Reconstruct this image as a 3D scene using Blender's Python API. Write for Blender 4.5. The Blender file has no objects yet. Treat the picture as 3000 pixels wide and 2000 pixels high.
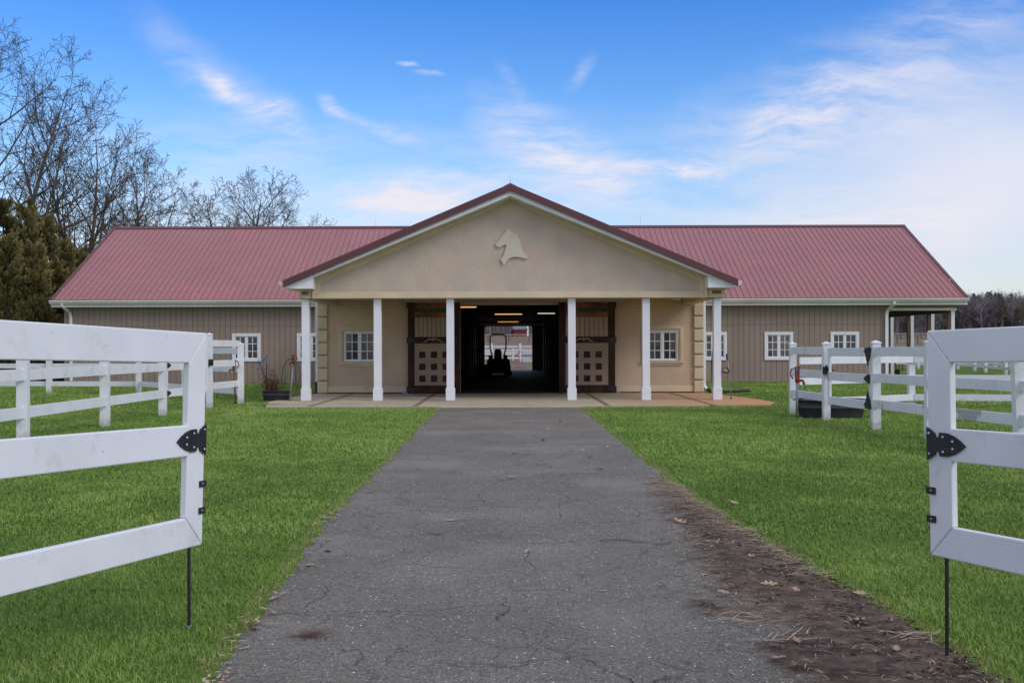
import bpy, math, random
import numpy as np
from mathutils import Vector, Matrix
R = math.radians
scene = bpy.context.scene
C = scene.collection

# ---------------------------------------------------------------- camera, sky, sun, exposure
CAMZ = 1.35
cd = bpy.data.cameras.new('camera'); cam = bpy.data.objects.new('camera', cd); C.objects.link(cam)
cd.sensor_width = 36.0; cd.lens = 37.2; cd.shift_x = 10/3000; cd.shift_y = 20/3000
cd.clip_start = 0.05; cd.clip_end = 3000
cam.matrix_world = Matrix.Translation((0, 0, CAMZ)) @ Matrix.Rotation(R(90), 4, 'X') @ Matrix.Rotation(R(-0.16), 4, 'Z')
scene.camera = cam
scene.render.resolution_x = 1024; scene.render.resolution_y = 682
scene.cycles.use_denoising = True
scene.cycles.max_bounces = 8
vs = scene.view_settings
vs.view_transform = 'Standard'; vs.look = 'None'; vs.gamma = 1; vs.use_curve_mapping = False
vs.exposure = 0.15
SUN_EL, SUN_AZ = 38, 122          # azimuth clockwise from +Y (the way the camera looks)

def X(px, Y): return (px-1490)/3100*Y
def Z(py, Y): return CAMZ+(1020-py)/3100*Y

world = bpy.data.worlds.new('World'); scene.world = world; world.use_nodes = True
wn = world.node_tree; wn.nodes.clear(); W = wn.nodes; WL = wn.links
def wnode(t, **kw):
    n = W.new(t)
    for k, v in kw.items(): setattr(n, k, v)
    return n
def wmath(op, a, b=None, c=None, clamp=False):
    n = wnode('ShaderNodeMath', operation=op, use_clamp=clamp)
    for i, v in enumerate((a, b, c)):
        if v is None: continue
        if isinstance(v, (int, float)): n.inputs[i].default_value = v
        else: WL.new(v, n.inputs[i])
    return n.outputs[0]
out = wnode('ShaderNodeOutputWorld'); bg = wnode('ShaderNodeBackground'); WL.new(bg.outputs[0], out.inputs[0])
bg.inputs['Strength'].default_value = 0.115
sky = wnode('ShaderNodeTexSky', sky_type='NISHITA', sun_disc=False, sun_elevation=R(SUN_EL), sun_rotation=R(SUN_AZ))
sky.air_density = 1.0; sky.dust_density = 0.6; sky.ozone_density = 2.2
tc = wnode('ShaderNodeTexCoord'); sp = wnode('ShaderNodeSeparateXYZ'); WL.new(tc.outputs['Generated'], sp.inputs[0])
sx_, sy_, sz_ = sp.outputs
# deeper blue away from the horizon
ramp = wnode('ShaderNodeValToRGB'); WL.new(sz_, ramp.inputs[0])
e = ramp.color_ramp.elements
e[0].position = 0.0; e[0].color = (.76, .70, .74, 1)
e[1].position = 0.40; e[1].color = (.13, .38, .88, 1)
for p_, c_ in ((.09, (.68, .69, .76, 1)), (.16, (.58, .71, .86, 1)), (.22, (.42, .65, .90, 1)), (.32, (.20, .50, .92, 1))):
    k_ = e.new(p_); k_.color = c_
tint = wnode('ShaderNodeMix', data_type='RGBA', blend_type='MULTIPLY'); tint.inputs[0].default_value = 1
skys = wnode('ShaderNodeVectorMath', operation='SCALE'); skys.inputs['Scale'].default_value = 1.7; WL.new(sky.outputs[0], skys.inputs[0])
WL.new(skys.outputs[0], tint.inputs[6]); WL.new(ramp.outputs[0], tint.inputs[7])
# thin cirrus, laid out by direction
ysafe = wmath('MAXIMUM', sy_, 0.08)
u_ = wmath('DIVIDE', sx_, ysafe); v_ = wmath('DIVIDE', sz_, ysafe)
uv = wnode('ShaderNodeCombineXYZ'); WL.new(u_, uv.inputs[0]); WL.new(v_, uv.inputs[1])
warp = wnode('ShaderNodeTexNoise'); warp.inputs['Scale'].default_value = 9; warp.inputs['Detail'].default_value = 5
WL.new(uv.outputs[0], warp.inputs['Vector'])
wsub = wnode('ShaderNodeVectorMath', operation='SUBTRACT'); WL.new(warp.outputs['Color'], wsub.inputs[0]); wsub.inputs[1].default_value = (.5, .5, .5)
wscl = wnode('ShaderNodeVectorMath', operation='SCALE'); WL.new(wsub.outputs[0], wscl.inputs[0]); wscl.inputs['Scale'].default_value = 0.045
wadd = wnode('ShaderNodeVectorMath', operation='ADD'); WL.new(uv.outputs[0], wadd.inputs[0]); WL.new(wscl.outputs[0], wadd.inputs[1])
def streak(scale, sx, sy, ang, detail=6, rough=.6):
    m = wnode('ShaderNodeMapping'); m.inputs['Rotation'].default_value = (0, 0, R(ang)); m.inputs['Scale'].default_value = (sx, sy, 1)
    WL.new(wadd.outputs[0], m.inputs[0])
    n = wnode('ShaderNodeTexNoise'); n.inputs['Scale'].default_value = scale; n.inputs['Detail'].default_value = detail
    n.inputs['Roughness'].default_value = rough; WL.new(m.outputs[0], n.inputs['Vector']); return n.outputs[0]
def sstep(v, a, b):
    n = wnode('ShaderNodeMapRange', interpolation_type='SMOOTHSTEP'); n.inputs[1].default_value = a; n.inputs[2].default_value = b
    WL.new(v, n.inputs[0]); return n.outputs[0]
st1 = sstep(streak(9, .8, 3.4, 30, 10, .68), .30, .72)
st2 = sstep(streak(12, .7, 3.6, -16, 10, .68), .30, .70)
fine = sstep(streak(26, .7, 2.6, -28, 10, .72), .28, .74)
total = None
def blob(x0, y0, x1, y1, w, amt, tex=None):
    global total
    a = np.array([(x0*1.2755-1490)/3100, (1020-y0*1.2755)/3100]); b = np.array([(x1*1.2755-1490)/3100, (1020-y1*1.2755)/3100])
    c = (a+b)/2; L = np.linalg.norm(b-a)/2+w*1.2755/3100; wd = w*1.2755/3100; an = math.atan2(b[1]-a[1], b[0]-a[0])
    m = wnode('ShaderNodeMapping', vector_type='TEXTURE')
    m.inputs['Location'].default_value = (c[0], c[1], 0); m.inputs['Rotation'].default_value = (0, 0, an); m.inputs['Scale'].default_value = (L, wd, 1)
    WL.new(wadd.outputs[0], m.inputs[0])
    ln = wnode('ShaderNodeVectorMath', operation='LENGTH'); WL.new(m.outputs[0], ln.inputs[0])
    s = sstep(ln.outputs['Value'], 1.0, 0.0)
    s = wmath('MULTIPLY', s, amt)
    if tex is not None: s = wmath('MULTIPLY', s, tex)
    total = s if total is None else wmath('ADD', total, s)
blob(470, 150, 560, 215, 40, .9, fine); blob(540, 210, 720, 315, 40, .95, fine); blob(600, 225, 690, 250, 24, .5, fine)
blob(735, 215, 790, 262, 30, .85, fine); blob(760, 245, 1000, 345, 30, .5, fine)
blob(925, 132, 965, 150, 11, .8, fine); blob(950, 165, 1015, 182, 12, .7, fine); blob(1305, 200, 1352, 125, 28, .38, fine)
blob(1360, 405, 1730, 378, 36, 1.25, fine); blob(640, 545, 1250, 395, 130, 1.0, st2); blob(780, 470, 1180, 430, 60, .5)
blob(1120, 260, 1480, 460, 110, .95, st2); blob(1000, 560, 1500, 380, 90, .5, st1); blob(1350, 470, 2400, 60, 210, .70, st1)
blob(1900, 520, 2700, 300, 400, .85); blob(700, 330, 1500, 330, 160, .22, st1); blob(300, 20, 700, 330, 80, .42, st1); blob(100, 330, 1000, 420, 200, .35, st2)
blob(1300, 540, 2400, 540, 150, .6, st2); blob(0, 560, 900, 580, 200, .40)
blob(1145, 150, 1200, 240, 30, .25, fine); blob(1650, 340, 2050, 200, 110, .5, fine); blob(2000, 60, 2400, 0, 90, .3, st1)
front = sstep(sy_, 0.05, 0.3)
total = wmath('MULTIPLY', total, front)
# elsewhere in the sky: plain patchy thin cloud
gn = wnode('ShaderNodeTexNoise'); gn.inputs['Scale'].default_value = 3.0; gn.inputs['Detail'].default_value = 8
gm = wnode('ShaderNodeMapping'); gm.inputs['Scale'].default_value = (1, 1, 2.5); WL.new(tc.outputs['Generated'], gm.inputs[0]); WL.new(gm.outputs[0], gn.inputs['Vector'])
back = wmath('MULTIPLY', sstep(gn.outputs[0], .30, .62), wmath('SUBTRACT', 1.0, front))
up = wmath('MULTIPLY', sstep(sz_, .33, .56), wmath('MULTIPLY_ADD', sstep(gn.outputs[0], .28, .6), .35, .5))
total = wmath('ADD', total, wmath('MAXIMUM', back, up), clamp=True)
cl = wnode('ShaderNodeMix', data_type='RGBA'); WL.new(total, cl.inputs[0]); WL.new(tint.outputs[2], cl.inputs[6])
cl.inputs[7].default_value = (6.6, 6.45, 7.1, 1)
WL.new(cl.outputs[2], bg.inputs[0])

sd = bpy.data.lights.new('sun', 'SUN'); sun = bpy.data.objects.new('sun', sd); C.objects.link(sun)
sd.energy = 1.35; sd.angle = R(26); sd.color = (1.0, .95, .88)
dsun = Vector((math.sin(R(SUN_AZ))*math.cos(R(SUN_EL)), math.cos(R(SUN_AZ))*math.cos(R(SUN_EL)), math.sin(R(SUN_EL))))
sun.rotation_euler = dsun.to_track_quat('Z', 'Y').to_euler()

# ---------------------------------------------------------------- helpers
def tag(o, label=None, cat=None, group=None, kind=None):
    if label: o['label'] = label
    if cat: o['category'] = cat
    if group: o['group'] = group
    if kind: o['kind'] = kind
    return o

def material(name, c1, c2=None, scale=4, rough=.7, bump=0, bscale=60, c3=None, s3=1.2, spec=.4, metal=0, stretch=(1, 1, 1), lo=.35, hi=.65, attr=None, c3lo=.55, c3hi=.7):
    m = bpy.data.materials.new(name); m.use_nodes = True
    nt = m.node_tree; N = nt.nodes; L = nt.links; b = N['Principled BSDF']
    b.inputs['Roughness'].default_value = rough; b.inputs['Specular IOR Level'].default_value = spec; b.inputs['Metallic'].default_value = metal
    t = N.new('ShaderNodeTexCoord'); mp = N.new('ShaderNodeMapping'); mp.inputs['Scale'].default_value = stretch; L.new(t.outputs['Object'], mp.inputs[0])
    col = None
    if c2 is None: c2 = tuple(x*.88 for x in c1)
    if attr:
        a = N.new('ShaderNodeAttribute'); a.attribute_name = attr; fac = a.outputs['Fac']
        mx = N.new('ShaderNodeMix'); mx.data_type = 'RGBA'; L.new(fac, mx.inputs[0]); mx.inputs[6].default_value = (*c1, 1); mx.inputs[7].default_value = (*c2, 1); col = mx.outputs[2]
    else:
        n = N.new('ShaderNodeTexNoise'); n.inputs['Scale'].default_value = scale; n.inputs['Detail'].default_value = 7; L.new(mp.outputs[0], n.inputs['Vector'])
        mr = N.new('ShaderNodeMapRange'); mr.inputs[1].default_value = lo; mr.inputs[2].default_value = hi; L.new(n.outputs[0], mr.inputs[0])
        mx = N.new('ShaderNodeMix'); mx.data_type = 'RGBA'; L.new(mr.outputs[0], mx.inputs[0]); mx.inputs[6].default_value = (*c1, 1); mx.inputs[7].default_value = (*c2, 1); col = mx.outputs[2]
    if c3:
        n = N.new('ShaderNodeTexNoise'); n.inputs['Scale'].default_value = s3; n.inputs['Detail'].default_value = 9; n.inputs['Roughness'].default_value = .65; L.new(t.outputs['Object'], n.inputs['Vector'])
        mr = N.new('ShaderNodeMapRange'); mr.inputs[1].default_value = c3lo; mr.inputs[2].default_value = c3hi; L.new(n.outputs[0], mr.inputs[0])
        mx = N.new('ShaderNodeMix'); mx.data_type = 'RGBA'; L.new(mr.outputs[0], mx.inputs[0]); L.new(col, mx.inputs[6]); mx.inputs[7].default_value = (*c3, 1); col = mx.outputs[2]
    L.new(col, b.inputs['Base Color'])
    if bump:
        n = N.new('ShaderNodeTexNoise'); n.inputs['Scale'].default_value = bscale; n.inputs['Detail'].default_value = 6; L.new(mp.outputs[0], n.inputs['Vector'])
        bp = N.new('ShaderNodeBump'); bp.inputs['Strength'].default_value = bump; bp.inputs['Distance'].default_value = .02; L.new(n.outputs[0], bp.inputs['Height']); L.new(bp.outputs[0], b.inputs['Normal'])
    return m

M = {}
M['vinyl'] = material('white_vinyl', (.74, .75, .77), (.68, .69, .71), 3, .42, .03, 12, c3=(.45, .45, .41), s3=3.2, c3lo=.57, c3hi=.80)
def feet_dirt(m):
    nt = m.node_tree; N = nt.nodes; L = nt.links; b = N['Principled BSDF']; src = b.inputs['Base Color'].links[0].from_socket
    g = N.new('ShaderNodeNewGeometry'); sp = N.new('ShaderNodeSeparateXYZ'); L.new(g.outputs['Position'], sp.inputs[0])
    n = N.new('ShaderNodeTexNoise'); n.inputs['Scale'].default_value = 14; n.inputs['Detail'].default_value = 8; n.inputs['Roughness'].default_value = .7; L.new(g.outputs['Position'], n.inputs['Vector'])
    a = N.new('ShaderNodeMath'); a.operation = 'MULTIPLY_ADD'; L.new(n.outputs[0], a.inputs[0]); a.inputs[1].default_value = -.42; L.new(sp.outputs[2], a.inputs[2])
    r = N.new('ShaderNodeMapRange'); r.inputs[1].default_value = -.02; r.inputs[2].default_value = -.20; r.inputs[3].default_value = 0; r.inputs[4].default_value = .75; L.new(a.outputs[0], r.inputs[0])
    mx = N.new('ShaderNodeMix'); mx.data_type = 'RGBA'; L.new(r.outputs[0], mx.inputs[0]); L.new(src, mx.inputs[6]); mx.inputs[7].default_value = (.26, .27, .17, 1); L.new(mx.outputs[2], b.inputs['Base Color'])
    s2 = N.new('ShaderNodeTexNoise'); s2.inputs['Scale'].default_value = 34; s2.inputs['Detail'].default_value = 3; L.new(g.outputs['Position'], s2.inputs['Vector'])
    r2 = N.new('ShaderNodeMapRange'); r2.inputs[1].default_value = .70; r2.inputs[2].default_value = .76; r2.inputs[3].default_value = 0; r2.inputs[4].default_value = .5; L.new(s2.outputs[0], r2.inputs[0])
    m2 = N.new('ShaderNodeMix'); m2.data_type = 'RGBA'; L.new(r2.outputs[0], m2.inputs[0]); L.new(mx.outputs[2], m2.inputs[6]); m2.inputs[7].default_value = (.30, .29, .27, 1); L.new(m2.outputs[2], b.inputs['Base Color'])
feet_dirt(M['vinyl'])
M['column'] = material('white_paint', (.78, .79, .81), (.73, .74, .76), 3, .45)
M['gutter'] = material('gutter_metal', (.74, .73, .69), (.62, .60, .55), 2, .4, stretch=(.3, 1, 1))
M['stucco'] = material('stucco', (.55, .46, .365), (.475, .396, .315), 1.7, .9, .6, 30, c3=(.58, .43, .345), s3=1.4, c3lo=.5, c3hi=.72)
M['stucco_wall'] = material('porch_stucco', (.62, .47, .325), (.50, .38, .262), 1.1, .9, .35, 45, c3=(.51, .40, .29), s3=.8)
M['trim'] = material('stucco_trim', (.66, .545, .37), (.57, .475, .32), 1.5, .85, .2, 60, c3=(.36, .33, .22), s3=2.2, c3lo=.6, c3hi=.75)
M['emblem'] = material('emblem_foam', (.62, .57, .46), (.57, .52, .42), 3, .85, .1, 60)
M['siding'] = material('brown_siding', (.315, .243, .192), (.278, .214, .170), 1.2, .8, .08, 30, stretch=(1, 1, .2), c3=(.33, .258, .205), s3=.7)
M['siding_dark'] = material('siding_groove', (.125, .095, .073))
M['roof'] = material('red_metal_roof', (.32, .132, .136), (.29, .117, .122), .5, .42, spec=.5, c3=(.37, .125, .14), s3=.35)
M['roof_shade'] = material('shaded_roof_metal', (.125, .045, .052), (.105, .038, .045), 1, .5)  # same metal as the roof, with shade put into its colour
M['rib'] = material('roof_rib', (.265, .098, .102), (.245, .09, .094), 1, .45)
M['wood'] = material('stained_wood', (.155, .062, .022), (.028, .014, .010), 1.6, .5, .2, 20, stretch=(3, 3, .6), lo=.38, hi=.66, c3=(.02, .012, .010), s3=1.6, c3lo=.5, c3hi=.62)
M['wood_dark'] = material('dark_stained_wood', (.060, .026, .016), (.022, .012, .009), 2, .6, .2, 20, stretch=(3, 3, .6), c3=(.11, .045, .018), s3=1.8, c3lo=.54, c3hi=.68, spec=.15)
M['orange_wood'] = material('orange_stained_wood', (.26, .095, .028), (.07, .028, .013), 2.2, .6, .2, 20, stretch=(.6, 1, 3), lo=.42, hi=.7)
M['panel'] = material('tan_panel', (.33, .245, .170), (.285, .210, .145), 1.5, .75, .1, 20, stretch=(.4, 1, 3))
M['board'] = material('tan_board', (.40, .30, .22), (.33, .245, .18), 2.5, .8, .1, 20, stretch=(1, 1, .3))
M['glass'] = material('window_glass', (.030, .032, .038), (.15, .145, .14), 1.1, .06, spec=.6, lo=.45, hi=.7)  # paler patches put reflections and blinds into the pane colour
M['black'] = material('black_iron', (.012, .012, .014), (.02, .02, .024), 20, .45, .1, 60)
M['steel'] = material('steel', (.55, .55, .56), (.4, .4, .4), 10, .3, metal=.9)
M['galv'] = material('galvanised_pipe', (.30, .31, .33), (.22, .23, .24), 12, .5, metal=.3)
M['red'] = material('red_enamel', (.33, .022, .016), (.22, .02, .014), 9, .45)
M['rust'] = material('rusty_pipe', (.21, .088, .040), (.12, .045, .025), 12, .8)
M['rubber'] = material('black_plastic', (.036, .036, .040), (.060, .060, .066), 6, .5, .1, 20)
M['hose'] = material('green_hose', (.025, .085, .055), (.02, .06, .04), 9, .45)
M['concrete'] = material('porch_concrete', (.36, .31, .235), (.27, .235, .18), 1.0, .85, .15, 40, c3=(.21, .17, .13), s3=.8)
M['curb'] = material('pale_concrete', (.46, .43, .37), (.37, .34, .29), 3, .85, .15, 40)
M['strip'] = material('brick_strip', (.24, .16, .11), (.17, .115, .08), 9, .85, .3, 30)
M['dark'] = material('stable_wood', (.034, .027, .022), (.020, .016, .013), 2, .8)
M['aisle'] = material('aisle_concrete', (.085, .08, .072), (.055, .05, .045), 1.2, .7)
M['mower'] = material('dark_machine', (.012, .012, .013), (.02, .02, .02), 5, .5)
M['bark'] = material('bark', (.150, .120, .095), (.085, .07, .057), 5, .95, .5, 18, stretch=(1, 1, .25))
M['twigs'] = material('twigs', (.115, .088, .066), (.075, .058, .044), .5, .95)
M['soffit'] = material('porch_soffit', (.42, .37, .29), (.36, .31, .24), 1.2, .8)
M['chairwood'] = material('brown_wood', (.17, .075, .04), (.10, .045, .03), 8, .6)
M['leafdry'] = material('dry_leaf', (.46, .335, .23), (.28, .18, .115), 30, .8)
M['straw'] = material('straw', (.50, .39, .26), (.16, .105, .065), attr='tint', rough=.85)
M['blue'] = material('blue_ribbon', (.03, .20, .34), (.03, .14, .22), 9, .6)
M['pink'] = material('pink_plastic', (.55, .25, .24), (.45, .2, .2), 9, .6)
M['orange'] = material('orange_plastic', (.65, .14, .03), (.5, .1, .03), 9, .6)
M['brass'] = material('brass', (.45, .30, .12), (.30, .2, .08), 9, .4, metal=.6)
M['barnred'] = material('barn_red', (.22, .028, .035), (.16, .022, .028), 1, .8)
M['shingle'] = material('grey_shingle', (.20, .22, .23), (.15, .16, .17), 1, .8)
M['twine'] = material('old_post', (.10, .085, .07), (.06, .05, .045), 4, .9)

class MB:
    def __init__(s): s.v = []; s.f = []
    def add(s, vs, fs):
        o = len(s.v); s.v += [tuple(map(float, p)) for p in vs]; s.f += [tuple(i+o for i in f) for f in fs]
    def box(s, x0, x1, y0, y1, z0, z1):
        s.add([(x0, y0, z0), (x1, y0, z0), (x1, y1, z0), (x0, y1, z0), (x0, y0, z1), (x1, y0, z1), (x1, y1, z1), (x0, y1, z1)],
              [(0, 3, 2, 1), (4, 5, 6, 7), (0, 1, 5, 4), (1, 2, 6, 5), (2, 3, 7, 6), (3, 0, 4, 7)]); return s
    def obox(s, o, a, b, c):     # a corner and three edge vectors
        o, a, b, c = map(Vector, (o, a, b, c))
        if a.cross(b).dot(c) < 0: a, b = b, a
        s.add([o, o+a, o+a+b, o+b, o+c, o+a+c, o+a+b+c, o+b+c], [(0, 3, 2, 1), (4, 5, 6, 7), (0, 1, 5, 4), (1, 2, 6, 5), (2, 3, 7, 6), (3, 0, 4, 7)]); return s
    def prism(s, poly, d0, d1):   # poly = 3-D points (planar), swept from +d0 to +d1 vectors
        n = len(poly); P = [Vector(p) for p in poly]; d0 = Vector(d0); d1 = Vector(d1)
        nrm = Vector((0, 0, 0))
        for i in range(n): nrm += P[i].cross(P[(i+1) % n])
        if nrm.dot(d1-d0) > 0: P.reverse()
        s.add([p+d0 for p in P]+[p+d1 for p in P], [tuple(range(n)), tuple(range(2*n-1, n-1, -1))]+[(i, i+n, (i+1) % n+n, (i+1) % n) for i in range(n)])
        return s
    def prismY(s, poly, y0, y1): return s.prism([(x, 0, z) for x, z in poly], (0, y0, 0), (0, y1, 0))
    def tube(s, pts, r, n=8, cap=True):
        P = [Vector(p) for p in pts]; rs = r if hasattr(r, '__len__') else [r]*len(P); rings = []; o = len(s.v)
        prev = None
        for i, p in enumerate(P):
            d = (P[min(i+1, len(P)-1)]-P[max(i-1, 0)]).normalized()
            if prev is None: a = d.orthogonal().normalized()
            else: a = (prev-d*prev.dot(d)).normalized()
            prev = a; b = d.cross(a)
            for k in range(n):
                t = 2*math.pi*k/n; s.v.append(tuple(p+(a*math.cos(t)+b*math.sin(t))*rs[i]))
        for i in range(len(P)-1):
            for k in range(n):
                s.f.append((o+i*n+k, o+i*n+(k+1) % n, o+(i+1)*n+(k+1) % n, o+(i+1)*n+k))
        if cap: s.f.append(tuple(o+k for k in range(n-1, -1, -1))); s.f.append(tuple(o+(len(P)-1)*n+k for k in range(n)))
        return s
    def build(s, name, mat, parent=None, loc=None, bevel=0, smooth=False):
        me = bpy.data.meshes.new(name)
        vv = s.v
        if loc is not None: vv = [(a-loc[0], b-loc[1], c-loc[2]) for a, b, c in vv]
        me.from_pydata(vv, [], s.f); me.materials.append(M[mat] if isinstance(mat, str) else mat); me.update()
        o = bpy.data.objects.new(name, me); C.objects.link(o)
        if loc is not None: o.location = loc
        if parent is not None:
            o.parent = parent
            o.matrix_parent_inverse = Matrix.Translation(-parent.location) if parent.parent is None else Matrix()
        if smooth:
            for p in me.polygons: p.use_smooth = True
        if bevel:
            b = o.modifiers.new('bevel', 'BEVEL'); b.width = bevel; b.segments = 2; b.limit_method = 'ANGLE'; b.angle_limit = R(40); b.harden_normals = False
        return o
def box(*a): return MB().box(*a)
def thing(name, label, cat, loc=(0, 0, 0), group=None):
    o = bpy.data.objects.new(name, None); C.objects.link(o); o.location = loc; o.empty_display_size = .2
    return tag(o, label, cat, group)
def npmesh(name, verts, tris, mat, parent=None, attr=None, nv=3, smooth=False):
    me = bpy.data.meshes.new(name); nV = len(verts); nF = len(tris)
    me.vertices.add(nV); me.vertices.foreach_set('co', np.ascontiguousarray(verts, dtype=np.float32).ravel())
    me.loops.add(nF*nv); me.loops.foreach_set('vertex_index', np.ascontiguousarray(tris, dtype=np.int32).ravel())
    me.polygons.add(nF); me.polygons.foreach_set('loop_start', np.arange(0, nF*nv, nv, dtype=np.int32))
    me.update(calc_edges=True)
    if attr is not None:
        for an, av in attr.items():
            a = me.attributes.new(an, 'FLOAT', 'POINT'); a.data.foreach_set('value', np.ascontiguousarray(av, dtype=np.float32))
    me.materials.append(M[mat] if isinstance(mat, str) else mat)
    if smooth: me.polygons.foreach_set('use_smooth', np.ones(nF, dtype=bool))
    o = bpy.data.objects.new(name, me); C.objects.link(o)
    if parent is not None: o.parent = parent; o.matrix_parent_inverse = Matrix.Translation(-parent.location)
    return o
rng = np.random.default_rng(7)
_tab = np.random.default_rng(3).random((64, 64))
def vnoise(x, y, s):
    x = np.asarray(x)*s+1000; y = np.asarray(y)*s+1000; xi = np.floor(x).astype(int); yi = np.floor(y).astype(int); fx = x-xi; fy = y-yi
    fx = fx*fx*(3-2*fx); fy = fy*fy*(3-2*fy); g = lambda a, b: _tab[a % 64, b % 64]
    return (g(xi, yi)*(1-fx)+g(xi+1, yi)*fx)*(1-fy)+(g(xi, yi+1)*(1-fx)+g(xi+1, yi+1)*fx)*fy

# ---------------------------------------------------------------- setting: ground, driveway, slab
LE = [(4.0, -1.17), (4.27, -1.19), (4.97, -1.245), (5.46, -1.27), (6.7, -1.30), (8.19, -1.36), (11.5, -1.41), (16, -1.45), (24.0, -1.52)]
RE = [(3.0, 2.02), (4.31, 1.96), (4.97, 1.925), (5.56, 1.88), (6.43, 1.805), (7.29, 1.745), (8.63, 1.676), (10.93, 1.625), (15.6, 1.615), (24.0, 1.59)]
DI = [(3.0, .86), (4.27, .98), (5.04, 1.02), (5.96, 1.10), (8.19, 1.28), (10.57, 1.46), (11.6, 1.63), (24, 1.75)]
def interp(t, y): return np.interp(y, [a for a, b in t], [b for a, b in t])
def ledge(y): return interp(LE, y)+.08*(vnoise(y, y*0+3, 1.7)-.5)+.07*(vnoise(y, y*0+9, 6)-.5)
def redge(y): return interp(RE, y)+.05*(vnoise(y, y*0+5, 1.7)-.5)+.05*(vnoise(y, y*0+2, 6)-.5)
HT = [(-60, 0), (66, 0), (85, .25), (130, 1.6), (200, 2.9), (260, 4.6), (330, 9), (430, 14), (900, 22)]
def gz(x, y): return interp(HT, y)

def ground():
    ys = np.concatenate([np.linspace(-60, 60, 25), np.linspace(66, 200, 28), np.linspace(210, 450, 25), np.linspace(480, 900, 8)])
    xs = np.concatenate([np.linspace(-700, -60, 16), np.linspace(-50, 50, 41), np.linspace(60, 700, 16)])
    XX, YY = np.meshgrid(xs, ys); ZZ = gz(XX, YY)+np.where(YY > 90, (vnoise(XX, YY, .02)-.5)*.5, 0)
    nx = len(xs); V = np.stack([XX, YY, ZZ], -1).reshape(-1, 3)
    F = [(j*nx+i, j*nx+i+1, (j+1)*nx+i+1, (j+1)*nx+i) for j in range(len(ys)-1) for i in range(nx-1)]
    m = bpy.data.materials.new('lawn_and_fields'); m.use_nodes = True; nt = m.node_tree; N = nt.nodes; L = nt.links; b = N['Principled BSDF']; b.inputs['Roughness'].default_value = .95; b.inputs['Specular IOR Level'].default_value = .1
    t = N.new('ShaderNodeTexCoord'); sp = N.new('ShaderNodeSeparateXYZ'); L.new(t.outputs['Object'], sp.inputs[0])
    def noise(s, d=8):
        n = N.new('ShaderNodeTexNoise'); n.inputs['Scale'].default_value = s; n.inputs['Detail'].default_value = d; L.new(t.outputs['Object'], n.inputs['Vector']); return n.outputs[0]
    def mr(v, a, bb, c=0, d=1):
        n = N.new('ShaderNodeMapRange'); n.inputs[1].default_value = a; n.inputs[2].default_value = bb; n.inputs[3].default_value = c; n.inputs[4].default_value = d; L.new(v, n.inputs[0]); return n.outputs[0]
    def mix(f, a, bb):
        n = N.new('ShaderNodeMix'); n.data_type = 'RGBA'; L.new(f, n.inputs[0])
        for i, c in ((6, a), (7, bb)):
            if isinstance(c, tuple): n.inputs[i].default_value = (*c, 1)
            else: L.new(c, n.inputs[i])
        return n.outputs[2]
    def mth(op, a, bb):
        n = N.new('ShaderNodeMath'); n.operation = op
        for i, c in enumerate((a, bb)):
            if isinstance(c, (int, float)): n.inputs[i].default_value = c
            else: L.new(c, n.inputs[i])
        return n.outputs[0]
    green = mix(mr(noise(.6), .35, .65), (.10, .165, .03), (.14, .215, .038))
    green = mix(mr(noise(25, 4), .4, .7), green, (.075, .13, .02))
    brown = mix(mr(noise(.08), .4, .6), (.16, .125, .085), (.25, .205, .13))
    brown = mix(mr(noise(1.2), .45, .7), brown, (.11, .085, .06))
    mud = mix(mr(noise(.9), .4, .65), (.15, .105, .075), (.23, .19, .14))
    yy = mth('ADD', sp.outputs[1], mth('MULTIPLY', noise(.09), 20))
    c = mix(mr(yy, 98, 112), green, brown)
    ax = mth('ABSOLUTE', sp.outputs[0], 0)
    inmud = mth('MULTIPLY', mr(ax, 10, 7), mr(sp.outputs[1], 58, 60))
    c = mix(inmud, c, mud)
    wood = mr(yy, 244, 262)
    c = mix(wood, c, (.095, .078, .068))
    L.new(c, b.inputs['Base Color'])
    bp = N.new('ShaderNodeBump'); bp.inputs['Strength'].default_value = .6; bp.inputs['Distance'].default_value = .05; L.new(noise(18), bp.inputs['Height']); L.new(bp.outputs[0], b.inputs['Normal'])
    o = npmesh('ground', V, np.array(F), m, nv=4, smooth=True); tag(o, kind='structure')
ground()

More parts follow.
